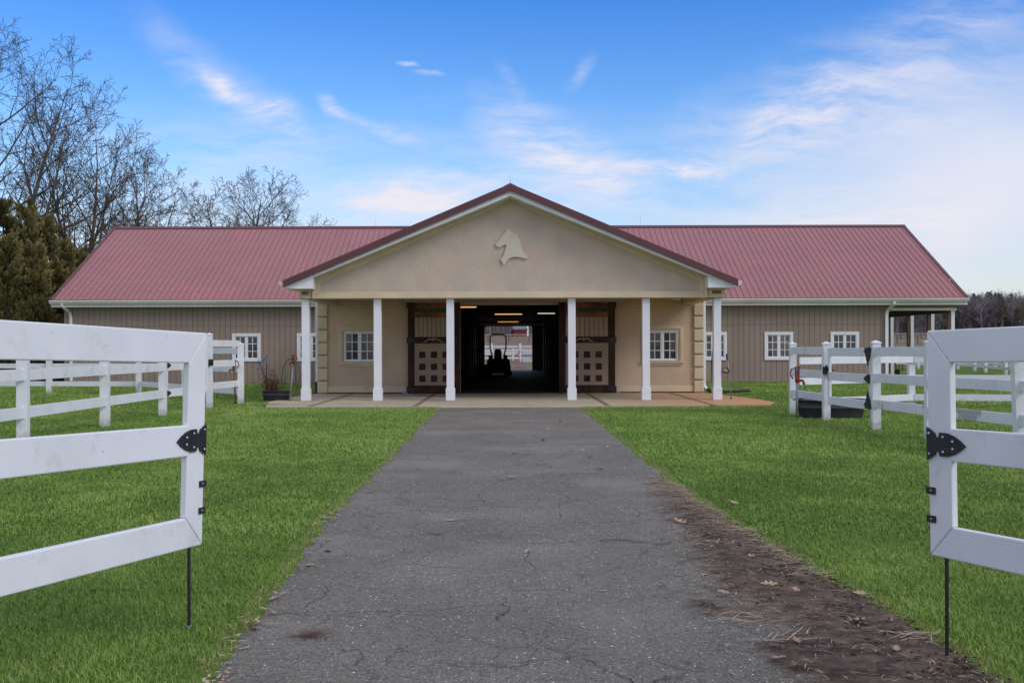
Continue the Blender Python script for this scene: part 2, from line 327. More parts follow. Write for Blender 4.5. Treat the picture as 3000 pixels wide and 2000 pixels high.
def driveway():
    ys = np.arange(1.0, 24.02, .07); n = 60; V = []; D = []
    for y in ys:
        l, r = float(ledge(y))-.055, float(redge(y))+.02; di = float(interp(DI, y))
        for i in range(n+1):
            x = l+(r-l)*i/n
            d = np.clip((x-di)/.45+(vnoise(x, y, 2.2)-.5)*.9+(vnoise(x+7, y, 7)-.5)*.5+.15, 0, 1)*float(np.clip((13.5-y)/3.0, 0, 1))
            z = .010+.02*d*vnoise(x, y, 5)+.018*d*vnoise(x, y, 14)*(1 if d > .3 else 0)
            edge = min(i, n-i)
            if edge == 0: z = -.01
            V.append((x, y, z)); D.append(d)
    nx = n+1; F = [(j*nx+i, j*nx+i+1, (j+1)*nx+i+1, (j+1)*nx+i) for j in range(len(ys)-1) for i in range(n)]
    m = bpy.data.materials.new('asphalt'); m.use_nodes = True; nt = m.node_tree; N = nt.nodes; L = nt.links; b = N['Principled BSDF']; b.inputs['Roughness'].default_value = .85; b.inputs['Specular IOR Level'].default_value = .25
    t = N.new('ShaderNodeTexCoord')
    def noise(s, d=8, vec=None, rough=.55):
        n = N.new('ShaderNodeTexNoise'); n.inputs['Scale'].default_value = s; n.inputs['Detail'].default_value = d; n.inputs['Roughness'].default_value = rough; L.new(vec or t.outputs['Object'], n.inputs['Vector']); return n
    def mr(v, a, bb, c=0, d=1):
        n = N.new('ShaderNodeMapRange'); n.inputs[1].default_value = a; n.inputs[2].default_value = bb; n.inputs[3].default_value = c; n.inputs[4].default_value = d; L.new(v, n.inputs[0]); return n.outputs[0]
    def mix(f, a, bb):
        n = N.new('ShaderNodeMix'); n.data_type = 'RGBA'; L.new(f, n.inputs[0])
        for i, c in ((6, a), (7, bb)):
            if isinstance(c, tuple): n.inputs[i].default_value = (*c, 1)
            else: L.new(c, n.inputs[i])
        return n.outputs[2]
    def mul(a, bb):
        n = N.new('ShaderNodeMath'); n.operation = 'MULTIPLY'; L.new(a, n.inputs[0])
        if isinstance(bb, (int, float)): n.inputs[1].default_value = bb
        else: L.new(bb, n.inputs[1])
        return n.outputs[0]
    c = mix(mr(noise(1.1).outputs[0], .3, .7), (.184, .168, .128), (.270, .248, .194))
    c = mix(mr(noise(70, 4).outputs[0], .35, .7), c, (.085, .081, .075))
    c = mix(mr(noise(130, 3).outputs[0], .55, .75), c, (.22, .215, .21))
    def specks(sc, th, rnd):
        v = N.new('ShaderNodeTexVoronoi'); v.inputs['Scale'].default_value = sc; L.new(t.outputs['Object'], v.inputs['Vector'])
        s2 = N.new('ShaderNodeSeparateColor'); L.new(v.outputs['Color'], s2.inputs[0])
        return mul(mr(v.outputs['Distance'], th, th*.6), mr(s2.outputs[0], rnd, rnd+.02))
    c = mix(specks(52, .27, .76), c, (.50, .48, .44))
    c = mix(specks(28, .20, .84), c, (.75, .73, .68))
    c = mix(specks(75, .40, .72), c, (.06, .056, .052))
    # cracks
    wv = N.new('ShaderNodeVectorMath'); wv.operation = 'SCALE'; L.new(noise(3, 6).outputs['Color'], wv.inputs[0]); wv.inputs['Scale'].default_value = .35
    wa = N.new('ShaderNodeVectorMath'); wa.operation = 'ADD'; L.new(t.outputs['Object'], wa.inputs[0]); L.new(wv.outputs[0], wa.inputs[1])
    def cracks(sc, w, nlo, nsc):
        mp = N.new('ShaderNodeMapping'); mp.inputs['Scale'].default_value = (1, .8, 0); L.new(wa.outputs[0], mp.inputs[0])
        v = N.new('ShaderNodeTexVoronoi'); v.feature = 'DISTANCE_TO_EDGE'; v.inputs['Scale'].default_value = sc; L.new(mp.outputs[0], v.inputs['Vector'])
        return mul(mr(v.outputs['Distance'], w, 0), mr(noise(nsc, 3).outputs[0], nlo, nlo+.05))
    ck = cracks(1.3, .006, .49, .7); ck2 = cracks(3.6, .016, .42, .8); ck3 = cracks(8, .028, .44, .9)
    c = mix(mul(ck, .55), c, (.04, .036, .032)); c = mix(mul(ck2, .68), c, (.04, .036, .032)); c = mix(mul(ck3, .5), c, (.05, .045, .04)); c = mix(mr(noise(16, 4, None, .7).outputs[0], .60, .72, 0, .6), c, (.07, .066, .062))
    # rusty brown stains
    c = mix(mr(noise(1.7, 6).outputs[0], .66, .78, 0, .35), c, (.20, .135, .09))
    c = mix(mr(noise(.55, 3).outputs[0], .5, .72, 0, .3), c, (.30, .285, .255))
    a = N.new('ShaderNodeAttribute'); a.attribute_name = 'dirt'
    dirt = mix(mr(noise(9, 8).outputs[0], .35, .68), (.036, .024, .016), (.145, .104, .068))
    dirt = mix(mr(noise(40, 5, None, .7).outputs[0], .58, .72), dirt, (.27, .20, .135))
    s3 = N.new('ShaderNodeMath'); s3.operation = 'ADD'; L.new(a.outputs['Fac'], s3.inputs[0]); L.new(mr(noise(14, 8, None, .7).outputs[0], .2, .8, -.4, .4), s3.inputs[1])
    c = mix(mr(s3.outputs[0], .12, .58), c, dirt)
    L.new(c, b.inputs['Base Color'])
    bp = N.new('ShaderNodeBump'); bp.inputs['Strength'].default_value = .7; bp.inputs['Distance'].default_value = .01; L.new(noise(90, 5).outputs[0], bp.inputs['Height'])
    bp2 = N.new('ShaderNodeBump'); bp2.inputs['Strength'].default_value = 1; bp2.inputs['Distance'].default_value = .01; bp2.invert = True; L.new(ck, bp2.inputs['Height']); L.new(bp.outputs[0], bp2.inputs['Normal'])
    L.new(bp2.outputs[0], b.inputs['Normal'])
    o = npmesh('driveway', np.array(V), np.array(F), m, attr={'dirt': np.array(D)}, nv=4, smooth=True); tag(o, kind='structure')
driveway()

# porch slab: concrete with an iron-orange stain at its right end
def slab():
    m = material('stained_concrete', (.47, .40, .28), (.37, .315, .225), .9, .85, .15, 40, c3=(.22, .185, .15), s3=.7)
    nt = m.node_tree; N = nt.nodes; L = nt.links; b = N['Principled BSDF']; src = b.inputs['Base Color'].links[0].from_socket
    t = N.new('ShaderNodeTexCoord'); s = N.new('ShaderNodeSeparateXYZ'); L.new(t.outputs['Object'], s.inputs[0])
    n = N.new('ShaderNodeTexNoise'); n.inputs['Scale'].default_value = .8; n.inputs['Detail'].default_value = 6; L.new(t.outputs['Object'], n.inputs['Vector'])
    a = N.new('ShaderNodeMath'); a.operation = 'MULTIPLY_ADD'; L.new(n.outputs[0], a.inputs[0]); a.inputs[1].default_value = 3; L.new(s.outputs[0], a.inputs[2])
    r = N.new('ShaderNodeMapRange'); r.inputs[1].default_value = 3.4; r.inputs[2].default_value = 7.2; L.new(a.outputs[0], r.inputs[0])
    mx = N.new('ShaderNodeMix'); mx.data_type = 'RGBA'; L.new(r.outputs[0], mx.inputs[0]); L.new(src, mx.inputs[6]); mx.inputs[7].default_value = (.50, .27, .12, 1); L.new(mx.outputs[2], b.inputs['Base Color'])
    mb = MB().prism([(-5.55, 24.15, 0), (-1.6, 24.0, 0), (1.7, 24.0, 0), (6.05, 24.6, 0), (6.45, 25.6, 0), (6.3, 28.2, 0), (5.9, 30.0, 0), (5.72, 31.2, 0), (-5.6, 31.2, 0), (-5.9, 29.6, 0), (-6.0, 26.4, 0)], (0, 0, -.1), (0, 0, .03))
    tag(mb.build('porch_paving', m), kind='structure')
    mb = MB()
    for xx in (-4.57, -2.15, 2.28, 4.72): mb.box(xx-.06, xx+.06, 24.2, 30.9, .0, .034)
    tag(mb.build('paving_strips', 'strip'), kind='structure')
    tag(MB().box(-1.52, 1.6, 23.93, 23.995, -.05, .036).build('curb', 'curb', bevel=.01), kind='structure')
    tag(box(-1.42, 1.5, 31.2, 62.9, -.05, .031).build('aisle_floor', 'aisle'), kind='structure')
    mb = MB().box(-1.9, -1.42, 31.55, 62.7, -.05, .0305).box(1.5, 2.0, 31.55, 62.7, -.05, .0305)
    tag(mb.build('aisle_floor_margin', 'aisle'), kind='structure')
    tag(box(-1.3, 1.5, 44.18, 44.24, .031, .040).build('threshold', 'curb'), kind='structure')
slab()

# ---------------------------------------------------------------- the horse barn
XC = .06
barn = thing('horse_barn', 'long tan horse barn with red metal roof and white columned stucco portico', 'barn', (XC, 31.2, 0))
YF, YD, YW = 26.85, 31.2, 41.4
# --- stucco front wall (four pieces round the door and windows)
WINS = [(-4.857, -3.93), (4.075, 4.993)]; WZ = (.965, 1.86)
def front_wall():
    mb = MB(); x0, x1 = -5.6, 5.72; y0, y1 = YD, YD+.25; zt = 3.2; zb = .06
    def seg(a, b, c, d): mb.box(a, b, y0, y1, c, d)
    l, r = WINS
    seg(x0, l[0], zb, zt); seg(l[1], -1.424, zb, zt); seg(l[0], l[1], zb, WZ[0]); seg(l[0], l[1], WZ[1], zt)
    seg(1.498, r[0], zb, zt); seg(r[1], x1, zb, zt); seg(r[0], r[1], zb, WZ[0]); seg(r[0], r[1], WZ[1], zt)
    seg(-1.424, 1.498, 2.63, zt)
    mb.box(x0, x0+.25, y1, YW+.2, zb, zt); mb.box(x1-.25, x1, y1, YW+.2, zb, zt)
    mb.build('stucco_wall', 'stucco_wall', barn)
    MB().box(x0+.03, -1.424, YD+.04, YD+.24, -.02, .06).box(x0+.03, x0+.2, YD+.24, YW, -.02, .06).build('foundation', 'dark', barn)
    MB().box(1.498, x1-.03, YD+.04, YD+.24, -.02, .06).box(x1-.2, x1-.03, YD+.24, YW, -.02, .06).build('foundation', 'dark', barn)
    for a, b in ((x0+.27, -2.98), (3.14, x1-.27)):
        box(a, b, YD-.035, YD-.001, .06, .24).build('plinth', 'trim', barn, bevel=.008)
front_wall()
for sgn, xa, xb in ((-1, -5.63, -5.33), (1, 5.45, 5.75)):
    for k in range(7):
        z1 = Z(892, YD)-k*.3765; z0 = z1-.335
        MB().box(xa, xb, YD-.085, YD+.20, z0, z1).build('quoin', 'trim', barn, bevel=.03)

def window(x0, x1, z0, z1, y, fw, cols, rows, parent, mid=.05, depth=.08, recess=.03, mw=.022):
    """frame face at y, looking toward -Y"""
    mb = MB(); mb.box(x0, x1, y, y+depth, z1-fw, z1).box(x0, x1, y, y+depth, z0, z0+fw).box(x0, x0+fw, y, y+depth, z0+fw, z1-fw).box(x1-fw, x1, y, y+depth, z0+fw, z1-fw)
    f = mb.build('window', 'column', parent, bevel=.006)
    xm = (x0+x1)/2; a = MB(); yy = y+recess
    a.box(xm-mid/2, xm+mid/2, yy-.008, yy+.03, z0+fw, z1-fw)
    for sx0, sx1 in ((x0+fw, xm-mid/2), (xm+mid/2, x1-fw)):
        a.box(sx0, sx0+.028, yy, yy+.03, z0+fw, z1-fw).box(sx1-.028, sx1, yy, yy+.03, z0+fw, z1-fw)
        a.box(sx0+.028, sx1-.028, yy, yy+.03, z0+fw, z0+fw+.03).box(sx0+.028, sx1-.028, yy, yy+.03, z1-fw-.03, z1-fw)
        for i in range(1, cols):
            xx = sx0+(sx1-sx0)*i/cols; a.box(xx-mw/2, xx+mw/2, yy+.004, yy+.022, z0+fw+.03, z1-fw-.03)
        for j in range(1, rows):
            zz = z0+fw+(z1-z0-2*fw)*j/rows; a.box(sx0+.028, sx1-.028, yy+.006, yy+.020, zz-mw/2, zz+mw/2)
    a.build('sash', 'column', f)
    box(x0+fw, x1-fw, yy+.024, yy+.029, z0+fw, z1-fw).build('pane', 'glass', f)
    return f
for x0, x1 in WINS:
    w = window(x0+.005, x1-.005, WZ[0]+.005, WZ[1]-.005, YD-.02, .035, 2, 3, barn, mid=.05, depth=.10, recess=.035)
    s = MB()
    for d, t, p in ((.155, .05, .03), (.105, .045, .055), (.06, .05, .035)):
        a0, a1, c1 = x0-d, x1+d, WZ[1]+d*.9
        s.box(a0, a0+t, YD-p, YD-.0005, WZ[0]-.01, c1).box(a1-t, a1, YD-p, YD-.0005, WZ[0]-.01, c1).box(a0+t, a1-t, YD-p, YD-.0005, c1-t, c1)
    s.box(x0-.17, x1+.17, YD-.085, YD-.0005, WZ[0]-.055, WZ[0]-.011).box(x0-.14, x1+.14, YD-.06, YD-.0005, WZ[0]-.095, WZ[0]-.056).box(x0-.11, x1+.11, YD-.035, YD-.0005, WZ[0]-.135, WZ[0]-.096)
    s.build('window_surround', 'trim', w, bevel=.005)

# --- sliding doors
def door(xa, xb, mirror):
    y0 = 31.03; sw = .195
    fr = MB(); zt, zb = 2.70, .045
    fr.box(xa, xa+sw, y0, y0+.07, zb, zt).box(xb-sw, xb, y0, y0+.07, zb, zt)
    fr.box(xa+sw, xb-sw, y0+.003, y0+.067, zb, .27).box(xa+sw, xb-sw, y0+.003, y0+.067, 1.50, 1.69)
    d = fr.build('door', 'wood_dark', barn, bevel=.006)
    box(xa+sw, xb-sw, y0+.006, y0+.064, 2.53, zt-.003).build('top_rail', 'orange_wood', d, bevel=.005)
    box(xa+sw, xb-sw, y0+.006, y0+.064, 2.26, 2.42).build('rail', 'orange_wood', d, bevel=.005)
    box(xa+sw, xb-sw, y0+.03, y0+.05, 2.42, 2.53).build('horseshoe_panel', M['galvband'], d)
    n = 6 if not mirror else 7; span = xb-xa-2*sw
    for k in range(n):
        cx = xa+sw+span*(k+.5)/n; up = (k*7+mirror) % 3
        pts = [(cx+.042*math.sin(t), y0+.022, 2.475+.045*math.cos(t)*(1 if up else -1)) for t in np.linspace(R(35), R(325), 12)]
        MB().tube(pts, .009, 6).build('horseshoe', 'black', d)
    bm_ = MB(); nb = 9
    for k in range(nb):
        a = xa+sw+span*k/nb; bm_.box(a+.008, a+span/nb-.008, y0+.02, y0+.045, 1.69, 2.26)
    MB().box(xa+sw, xb-sw, y0+.048, y0+.055, 1.69, 2.26).build('backing', 'black', d)
    bm_.build('board_panel', 'board', d)
    lp = MB(); px0, px1, pz0, pz1 = xa+sw, xb-sw, .27, 1.50
    cxs = [px0+span/2+i*.345 for i in (-1, 0, 1)]; czs = [1.165, .815, .465]; h = .093
    xs = [px0]+[v for c in cxs for v in (c-h, c+h)]+[px1]; zs = [pz0]+[v for c in czs[::-1] for v in (c-h, c+h)]+[pz1]
    for i in range(len(xs)-1):
        for j in range(len(zs)-1):
            if i % 2 == 1 and j % 2 == 1: continue
            lp.box(xs[i], xs[i+1], y0+.012, y0+.035, zs[j], zs[j+1])
    lp.build('lattice_panel', 'panel', d)
    box(px0, px1, y0+.036, y0+.056, pz0, pz1).build('backing', 'wood_dark', d)
    # carved ornament
    cx = px0+span/2+(-.02 if not mirror else -.1); o = MB()
    for s in (-1, 1):
        o.tube([(cx+s*.03, y0-.006, 1.60), (cx+s*.10, y0-.008, 1.635), (cx+s*.17, y0-.008, 1.60), (cx+s*.24, y0-.006, 1.545), (cx+s*.30, y0-.004, 1.525)], [.018, .022, .018, .013, .006], 6)
    o.tube([(cx, y0-.008, 1.66), (cx, y0-.012, 1.60), (cx, y0-.006, 1.56)], [.03, .025, .006], 6)
    o.build('carved_scroll', 'board', d, smooth=True)
    ox = xb if mirror else xa; s = -1 if mirror else 1
    for zc in (2.62, 1.585, .15):
        hb = MB().prism([(ox-s*.012, 0, zc-.075), (ox+s*.10, 0, zc-.06), (ox+s*.27, 0, zc-.02), (ox+s*.27, 0, zc+.02), (ox+s*.10, 0, zc+.06), (ox-s*.012, 0, zc+.075)], (0, y0-.012, 0), (0, y0-.002, 0))
        hb.tube([(ox-s*.02, y0+.01, zc-.09), (ox-s*.02, y0+.01, zc+.09)], .022, 8)
        hb.build('hinge', 'black', d)
    ix = xa+.10 if mirror else xb-.10
    MB().box(ix-.018, ix+.018, y0-.012, y0-.001, 1.45, 1.72).tube([(ix, y0-.01, 1.5), (ix, y0-.05, 1.53), (ix, y0-.05, 1.64), (ix, y0-.01, 1.67)], .01, 6).build('handle', 'black', d)
    MB().box(ox-s*.02 if s > 0 else ox, ox if s > 0 else ox+.02, y0+.01, y0+.06, .03, .12).box(min(ox-s*.16, ox-s*.02), max(ox-s*.16, ox-s*.02), y0+.02, y0+.07, .034, .075).build('floor_guide', 'galv', d)
M['galvband'] = material('grey_green_band', (.085, .095, .085), (.05, .055, .05), 5, .7)
door(-2.954, -1.424, 0); door(1.474, 3.124, 1)
tcv = MB().box(-3.2, 3.56, 30.9, 31.19, 2.70, 2.83); tcv.build('door_track_cover', 'soffit', barn, bevel=.006)
# --- portico: beam, gable, columns
gab = MB().prismY([(X(915, YF), Z(874, YF)), (X(2074, YF), Z(874, YF)), (X(2074, YF), Z(812, YF)), (X(1496, YF), Z(570, YF)), (X(915, YF), Z(812, YF))], YF, YF+.30)
gable = gab.build('gable_wall', 'stucco', barn)
def ring(outer, inner, y0, y1, name, mat='trim', bev=.006):
    n = len(outer)
    mb = MB()
    for i in range(n):
        j = (i+1) % n
        mb.prismY([outer[i], outer[j], inner[j], inner[i]], y0, y1)
    return mb.build(name, mat, gable, bevel=bev)
def G(px, py): return (X(px, YF), Z(py, YF))
o1 = [G(917, 873), G(2072, 873), G(2072, 812), G(1496, 572), G(917, 812)]
i1 = [G(927, 866), G(2062, 866), G(2062, 818), G(1496, 580.5), G(927, 818)]
i2 = [G(938, 856), G(2051, 856), G(2051, 826), G(1496, 589), G(938, 826)]
i3 = [G(941, 854.5), G(2048, 854.5), G(2048, 828), G(1496, 591.5), G(941, 828)]
ring(o1, i1, YF-.10, YF-.001, 'gable_moulding'); ring([(a, b) for a, b in i1], i2, YF-.055, YF-.001, 'gable_moulding'); ring(i2, i3, YF-.03, YF-.001, 'gable_moulding', bev=.003)
# horse head relief
hp = [(265, 705), (285, 690), (340, 640), (380, 600), (420, 545), (470, 470), (520, 410), (585, 340), (590, 290), (600, 245), (625, 228), (650, 262), (668, 280), (690, 240), (708, 222), (725, 240), (742, 275), (760, 310), (795, 350), (840, 380), (885, 395), (920, 425), (960, 470), (1000, 525), (1040, 610), (1070, 680), (1090, 780), (1120, 880), (1140, 975), (1170, 1035), (1205, 1080), (1260, 1120), (1335, 1155), (1275, 1230), (1180, 1200), (1080, 1170), (980, 1155), (880, 1152), (790, 1165), (720, 1195), (650, 1250), (600, 1320), (520, 1430), (420, 1215), (470, 1165), (515, 1115), (530, 1050), (565, 960), (590, 880), (610, 810), (622, 765), (600, 750), (540, 760), (480, 790), (440, 825), (420, 845), (370, 840), (300, 815), (272, 775)]
def tri_prism(poly, y0, y1, name, mat, parent, bevel=0):
    from mathutils.geometry import tessellate_polygon
    P = [Vector((a, 0, b)) for a, b in poly]; n = len(P); T = tessellate_polygon([P])
    mb = MB(); vs = [(a, y0, b) for a, b in poly]+[(a, y1, b) for a, b in poly]; fs = []
    area = sum(poly[i][0]*poly[(i+1) % n][1]-poly[(i+1) % n][0]*poly[i][1] for i in range(n))
    for t in T:
        a, b, c = t
        cr = (P[b]-P[a]).cross(P[c]-P[a])
        if cr.y > 0: b, c = c, b
        fs.append((a, b, c)); fs.append((a+n, c+n, b+n))
    for i in range(n):
        j = (i+1) % n; fs.append((i, i+n, j+n, j) if area > 0 else (i, j, j+n, i+n))
    mb.add(vs, fs); return mb.build(name, mat, parent)
tri_prism([G(1430+a/11.2, 650+b/11.2) for a, b in hp], YF-.05, YF-.001, 'horse_head_emblem', 'emblem', barn)
# capitals at both ends of the beam
for a, b in ((877, 914.5), (2075, 2122)):
    x0, x1, z0, z1 = X(a, YF), X(b, YF), Z(873, YF), Z(843, YF)
    c = MB().box(x0, x1, YF-.04, YF+.30, z0, z1-.03).box(x0-.02, x1+.02, YF-.06, YF+.32, z1-.03, z1).box(x0-.015, x1+.015, YF-.055, YF+.31, z0, z0+.03)
    c = c.build('capital', 'trim', barn, bevel=.006)
    w = (x1-x0); f = MB(); xa, xb, za, zb = x0+w*.18, x1-w*.18, z0+.075, z1-.065
    f.box(xa, xb, YF-.055, YF-.041, zb-.015, zb).box(xa, xb, YF-.055, YF-.041, za, za+.015).box(xa, xa+.015, YF-.055, YF-.041, za+.015, zb-.015).box(xb-.015, xb, YF-.055, YF-.041, za+.015, zb-.015)
    f.build('inset_frame', 'trim', c)
    box(xa+.015, xb-.015, YF-.046, YF-.041, za+.015, zb-.015).build('inset_panel', 'strip', c)
# columns
zb = Z(873.5, YF)
for px in (896.5, 1107, 1319.5, 1675, 1892, 2100):
    cx = X(px, 26.98)
    c = box(cx-.095, cx+.095, 26.885, 27.075, .33, zb).build('column', 'column', barn, bevel=.006)
    MB().box(cx-.115, cx+.115, 26.865, 27.095, .03, .33).prism([(cx-.115, 26.865, .33), (cx+.115, 26.865, .33), (cx+.115, 27.095, .33), (cx-.115, 27.095, .33)], (0, 0, 0), (0, 0, .012)).build('column_base', 'column', c, bevel=.006)
# side beams and porch ceiling
for a, b in ((-5.28, -5.02), (5.14, 5.42)): box(a, b, 27.16, 31.19, 2.63, 2.85).build('porch_beam', 'trim', barn, bevel=.006)
box(-5.5, 5.6, 27.16, 31.19, 2.90, 2.94).build('porch_ceiling', 'soffit', barn)
# portico roof
YR = 26.30; PK = (X(1496.4, YR), Z(539.5, YR)); TL = (X(831, YR), Z(820.5, YR)); TR = (X(2162, YR), Z(820.5, YR))
def slab_poly(a, b, t): return [a, b, (b[0], b[1]-t), (a[0], a[1]-t)]
rf = MB(); TH = .03
rf.prismY(slab_poly(TL, PK, TH), YR+.02, 45.4); rf.prismY(slab_poly(PK, TR, TH), YR+.02, 45.4)
roofp = rf.build('portico_roof', 'roof', barn)
rb = MB()
for k in range(80):
    y = YR+.12+k*.2403
    if y > 45.3: break
    for A, B in ((TL, PK), (PK, TR)):
        rb.prism([(A[0], y-.012, A[1]+.001), (B[0], y-.012, B[1]+.001), (B[0], y-.012, B[1]+.022), (A[0], y-.012, A[1]+.022)], (0, 0, 0), (0, .024, 0))
rb.build('roof_rib', 'rib', roofp)
rk = MB(); T2 = .174
rk.prismY(slab_poly((TL[0]-.01, TL[1]+.012), (PK[0], PK[1]+.012), T2), YR-.02, YR+.012); rk.prismY(slab_poly((PK[0], PK[1]+.012), (TR[0]+.01, TR[1]+.012), T2), YR-.02, YR+.012)
rk.build('rake_trim', 'roof_shade', roofp, bevel=.004)
MB().prismY([(PK[0]-.16, PK[1]-.16*.424+.02), (PK[0], PK[1]+.03), (PK[0]+.16, PK[1]-.16*.424+.02), (PK[0]+.16, PK[1]-.16*.424-.005), (PK[0], PK[1]+.005), (PK[0]-.16, PK[1]-.16*.424-.005)], YR-.022, 45.0).build('ridge_cap', 'roof', roofp)
YQ = 26.36
def Q(px, py): return (X(px, YQ), Z(py, YQ))
wf = MB(); wf.prismY([Q(836, 832), Q(1496, 552), Q(1496, 573.5), Q(838, 844)], YQ, YQ+.03); wf.prismY([Q(2158, 832), Q(2156, 844), Q(1496, 573.5), Q(1496, 552)], YQ, YQ+.03)
wf.build('rake_fascia', 'column', roofp, bevel=.003)
for e, a, b in ((0, 836, 916), (1, 2158, 2076)):
    mb = MB().prismY([Q(a, 843.6), Q(b, 843.6), Q(b, 811), ], YQ+.032, YF+.6)
    mb.build('eave_return', 'column', roofp, bevel=.003)
    # soffit under the raked overhang, front to back
sfl = MB(); dz = T2+.02
sfl.prism([(TL[0]+.05, YQ+.035, TL[1]-.09), (PK[0], YQ+.035, PK[1]-dz-.09), (PK[0], YF-.002, PK[1]-dz-.09), (TL[0]+.05, YF-.002, TL[1]-.09)], (0, 0, 0), (0, 0, .02))
sfl.prism([(TR[0]-.05, YQ+.035, TR[1]-.09), (PK[0], YQ+.035, PK[1]-dz-.09), (PK[0], YF-.002, PK[1]-dz-.09), (TR[0]-.05, YF-.002, TR[1]-.09)], (0, 0, 0), (0, 0, .02))
sfl.build('rake_soffit', 'column', roofp)
for T_, s in ((TL, -1), (TR, 1)):
    g = MB(); xa = T_[0]; z1 = T_[1]-.03
    g.prismY([(xa-s*.01, z1), (xa+s*.12, z1), (xa+s*.12, z1-.03), (xa+s*.07, z1-.11), (xa-s*.01, z1-.12)], YR+.03, 41.0)
    g.build('portico_gutter', 'gutter', roofp, bevel=.004)
    MB().prismY([(xa-s*.012, z1-.125), (xa-s*.012, z1-.145), (xa-s*.55, z1-.145), (xa-s*.55, z1-.125)], YF+.6, 41.2).build('portico_soffit', 'column', roofp)
MB().tube([(PK[0], YR+.3, PK[1]), (PK[0], YR+.3, PK[1]+.27)], [.008, .004], 6).build('lightning_rod', 'steel', roofp)
# --- wings
EY = 40.95; EZ = 3.285; RY = 47.5; RZ = 6.80; XL0, XL1 = -17.72, 17.78
slope = (RZ-EZ)/(RY-EY)
def wing():
    x0, x1 = -17.38, 14.87; sg = M['siding']
    wins = [(X(680, YW), X(764, YW)), (X(870, YW), X(954, YW)), (X(2045.5, YW), X(2129.5, YW)), (X(2239.5, YW), X(2323, YW)), (X(2432.5, YW), X(2516, YW))]
    z0, z1 = Z(1054, YW), Z(973, YW)
    wz = [(.86, 1.96)]*2+[(.86, 1.96)]*3
    mb = MB(); zt = 3.24; zb_ = .02; cur = x0
    for (a, b), (c, d) in zip(wins, wz):
        if cur < -5.6 < a or (a > 5.72 and cur < -5): mb.box(cur, -5.62, YW, YW+.15, zb_, zt); cur = 5.74
        mb.box(cur, a, YW, YW+.15, zb_, zt); mb.box(a, b, YW, YW+.15, zb_, c); mb.box(a, b, YW, YW+.15, d, zt); cur = b
    mb.box(cur, x1, YW, YW+.15, zb_, zt)
    mb.box(x0, x0+.15, YW+.15, 53.4, zb_, zt)
    mb.box(x1-.15, x1, YW+.15, 53.4, zb_, zt)
    mb.box(x0, -2.2, 53.4, 53.55, zb_, zt); mb.box(2.3, x1, 53.4, 53.55, zb_, zt)
    mb.prism([(x0, 41.4, zt), (x0, 53.55, zt), (x0, RY, RZ-.15)], (.0, 0, 0), (.15, 0, 0))
    mb.prism([(17.34, 41.4, zt), (17.34, 53.55, zt), (17.34, RY, RZ-.15)], (0, 0, 0), (.15, 0, 0))
    w = mb.build('siding_wall', 'siding', barn)
    g = MB(); g_r = MB(); k = 0; xx = x0+.1; g_l = g
    while xx < x1:
        inwin = any(a-.02 < xx < b+.02 for a, b in wins)
        g = g_l if xx < 0 else g_r
        if not (-5.7 < xx < 5.8):
            if inwin: g.box(xx-.007, xx+.007, YW-.004, YW-.0005, .03, .84).box(xx-.007, xx+.007, YW-.004, YW-.0005, 1.98, 3.2)
            else: g.box(xx-.007, xx+.007, YW-.004, YW-.0005, .03, 3.2)
        xx += .2136
    g_l.box(x0, -5.62, YW-.006, YW-.0005, 2.243, 2.252); g_r.box(5.74, x1, YW-.006, YW-.0005, 2.243, 2.252)
    for g in (g_l, g_r): g.build('siding_groove', 'siding_dark', w)
    for (a, b), (c, d) in zip(wins, wz):
        window(a, b, c, d, YW-.045, .115, 2, 3, barn, mid=.07, depth=.12, recess=.03, mw=.026)
    # header and open bay on the right
    MB().box(x1+.002, 17.49, YW, YW+.15, 2.86, 3.24).build('bay_header', 'siding', barn)
    box(x1+.002, 17.53, YW-.03, YW-.001, 2.78, 2.875).build('header_trim', 'gutter', barn)
    MB().box(17.2, 17.335, YW+.16, 53.4, 2.70, 2.95).build('bay_beam', 'chairwood', barn)
    MB().box(x1+.01, 17.33, YW+.16, 53.4, 2.96, 3.0).build('bay_ceiling', 'soffit', barn)
    for y in (41.42, 43.4, 45.6, 48.0, 50.6, 53.2):
        box(17.33, 17.47, y, y+.14, 0, 2.78 if y < 42 else 2.86).build('bay_post', 'column', barn, bevel=.005)
        box(17.20, 17.32, y+.02, y+.12, 0, 2.69).build('bay_post', 'chairwood', barn)
wing()
# wing roof, front and back slopes
wr = MB(); t = .03
wr.prism([(XL0, EY, EZ), (XL0, RY, RZ), (XL0, 2*RY-EY, EZ), (XL0, 2*RY-EY, EZ-t), (XL0, RY, RZ-t), (XL0, EY, EZ-t)], (0, 0, 0), (XL1-XL0, 0, 0))
wroof = wr.build('wing_roof', 'roof', barn)
rb = MB(); xx = XL0+.05; n = Vector((0, -slope, 1)).normalized()
while xx < XL1:
    for s in (1, -1):
        ya = EY if s > 0 else 2*RY-EY
        rb.prism([(xx-.015, ya, EZ+.0005), (xx-.008, ya, EZ+.022), (xx+.008, ya, EZ+.022), (xx+.015, ya, EZ+.0005)], (0, 0, 0), (0, RY-ya, RZ-EZ))
    xx += .2395
rb.build('roof_rib', 'rib', wroof)
MB().prism([(XL0-.02, RY-.18, RZ-.18*slope+.035), (XL0-.02, RY, RZ+.05), (XL0-.02, RY+.18, RZ-.18*slope+.035), (XL0-.02, RY, RZ+.02)], (0, 0, 0), (XL1-XL0+.04, 0, 0)).build('ridge_cap', 'roof_shade', wroof)
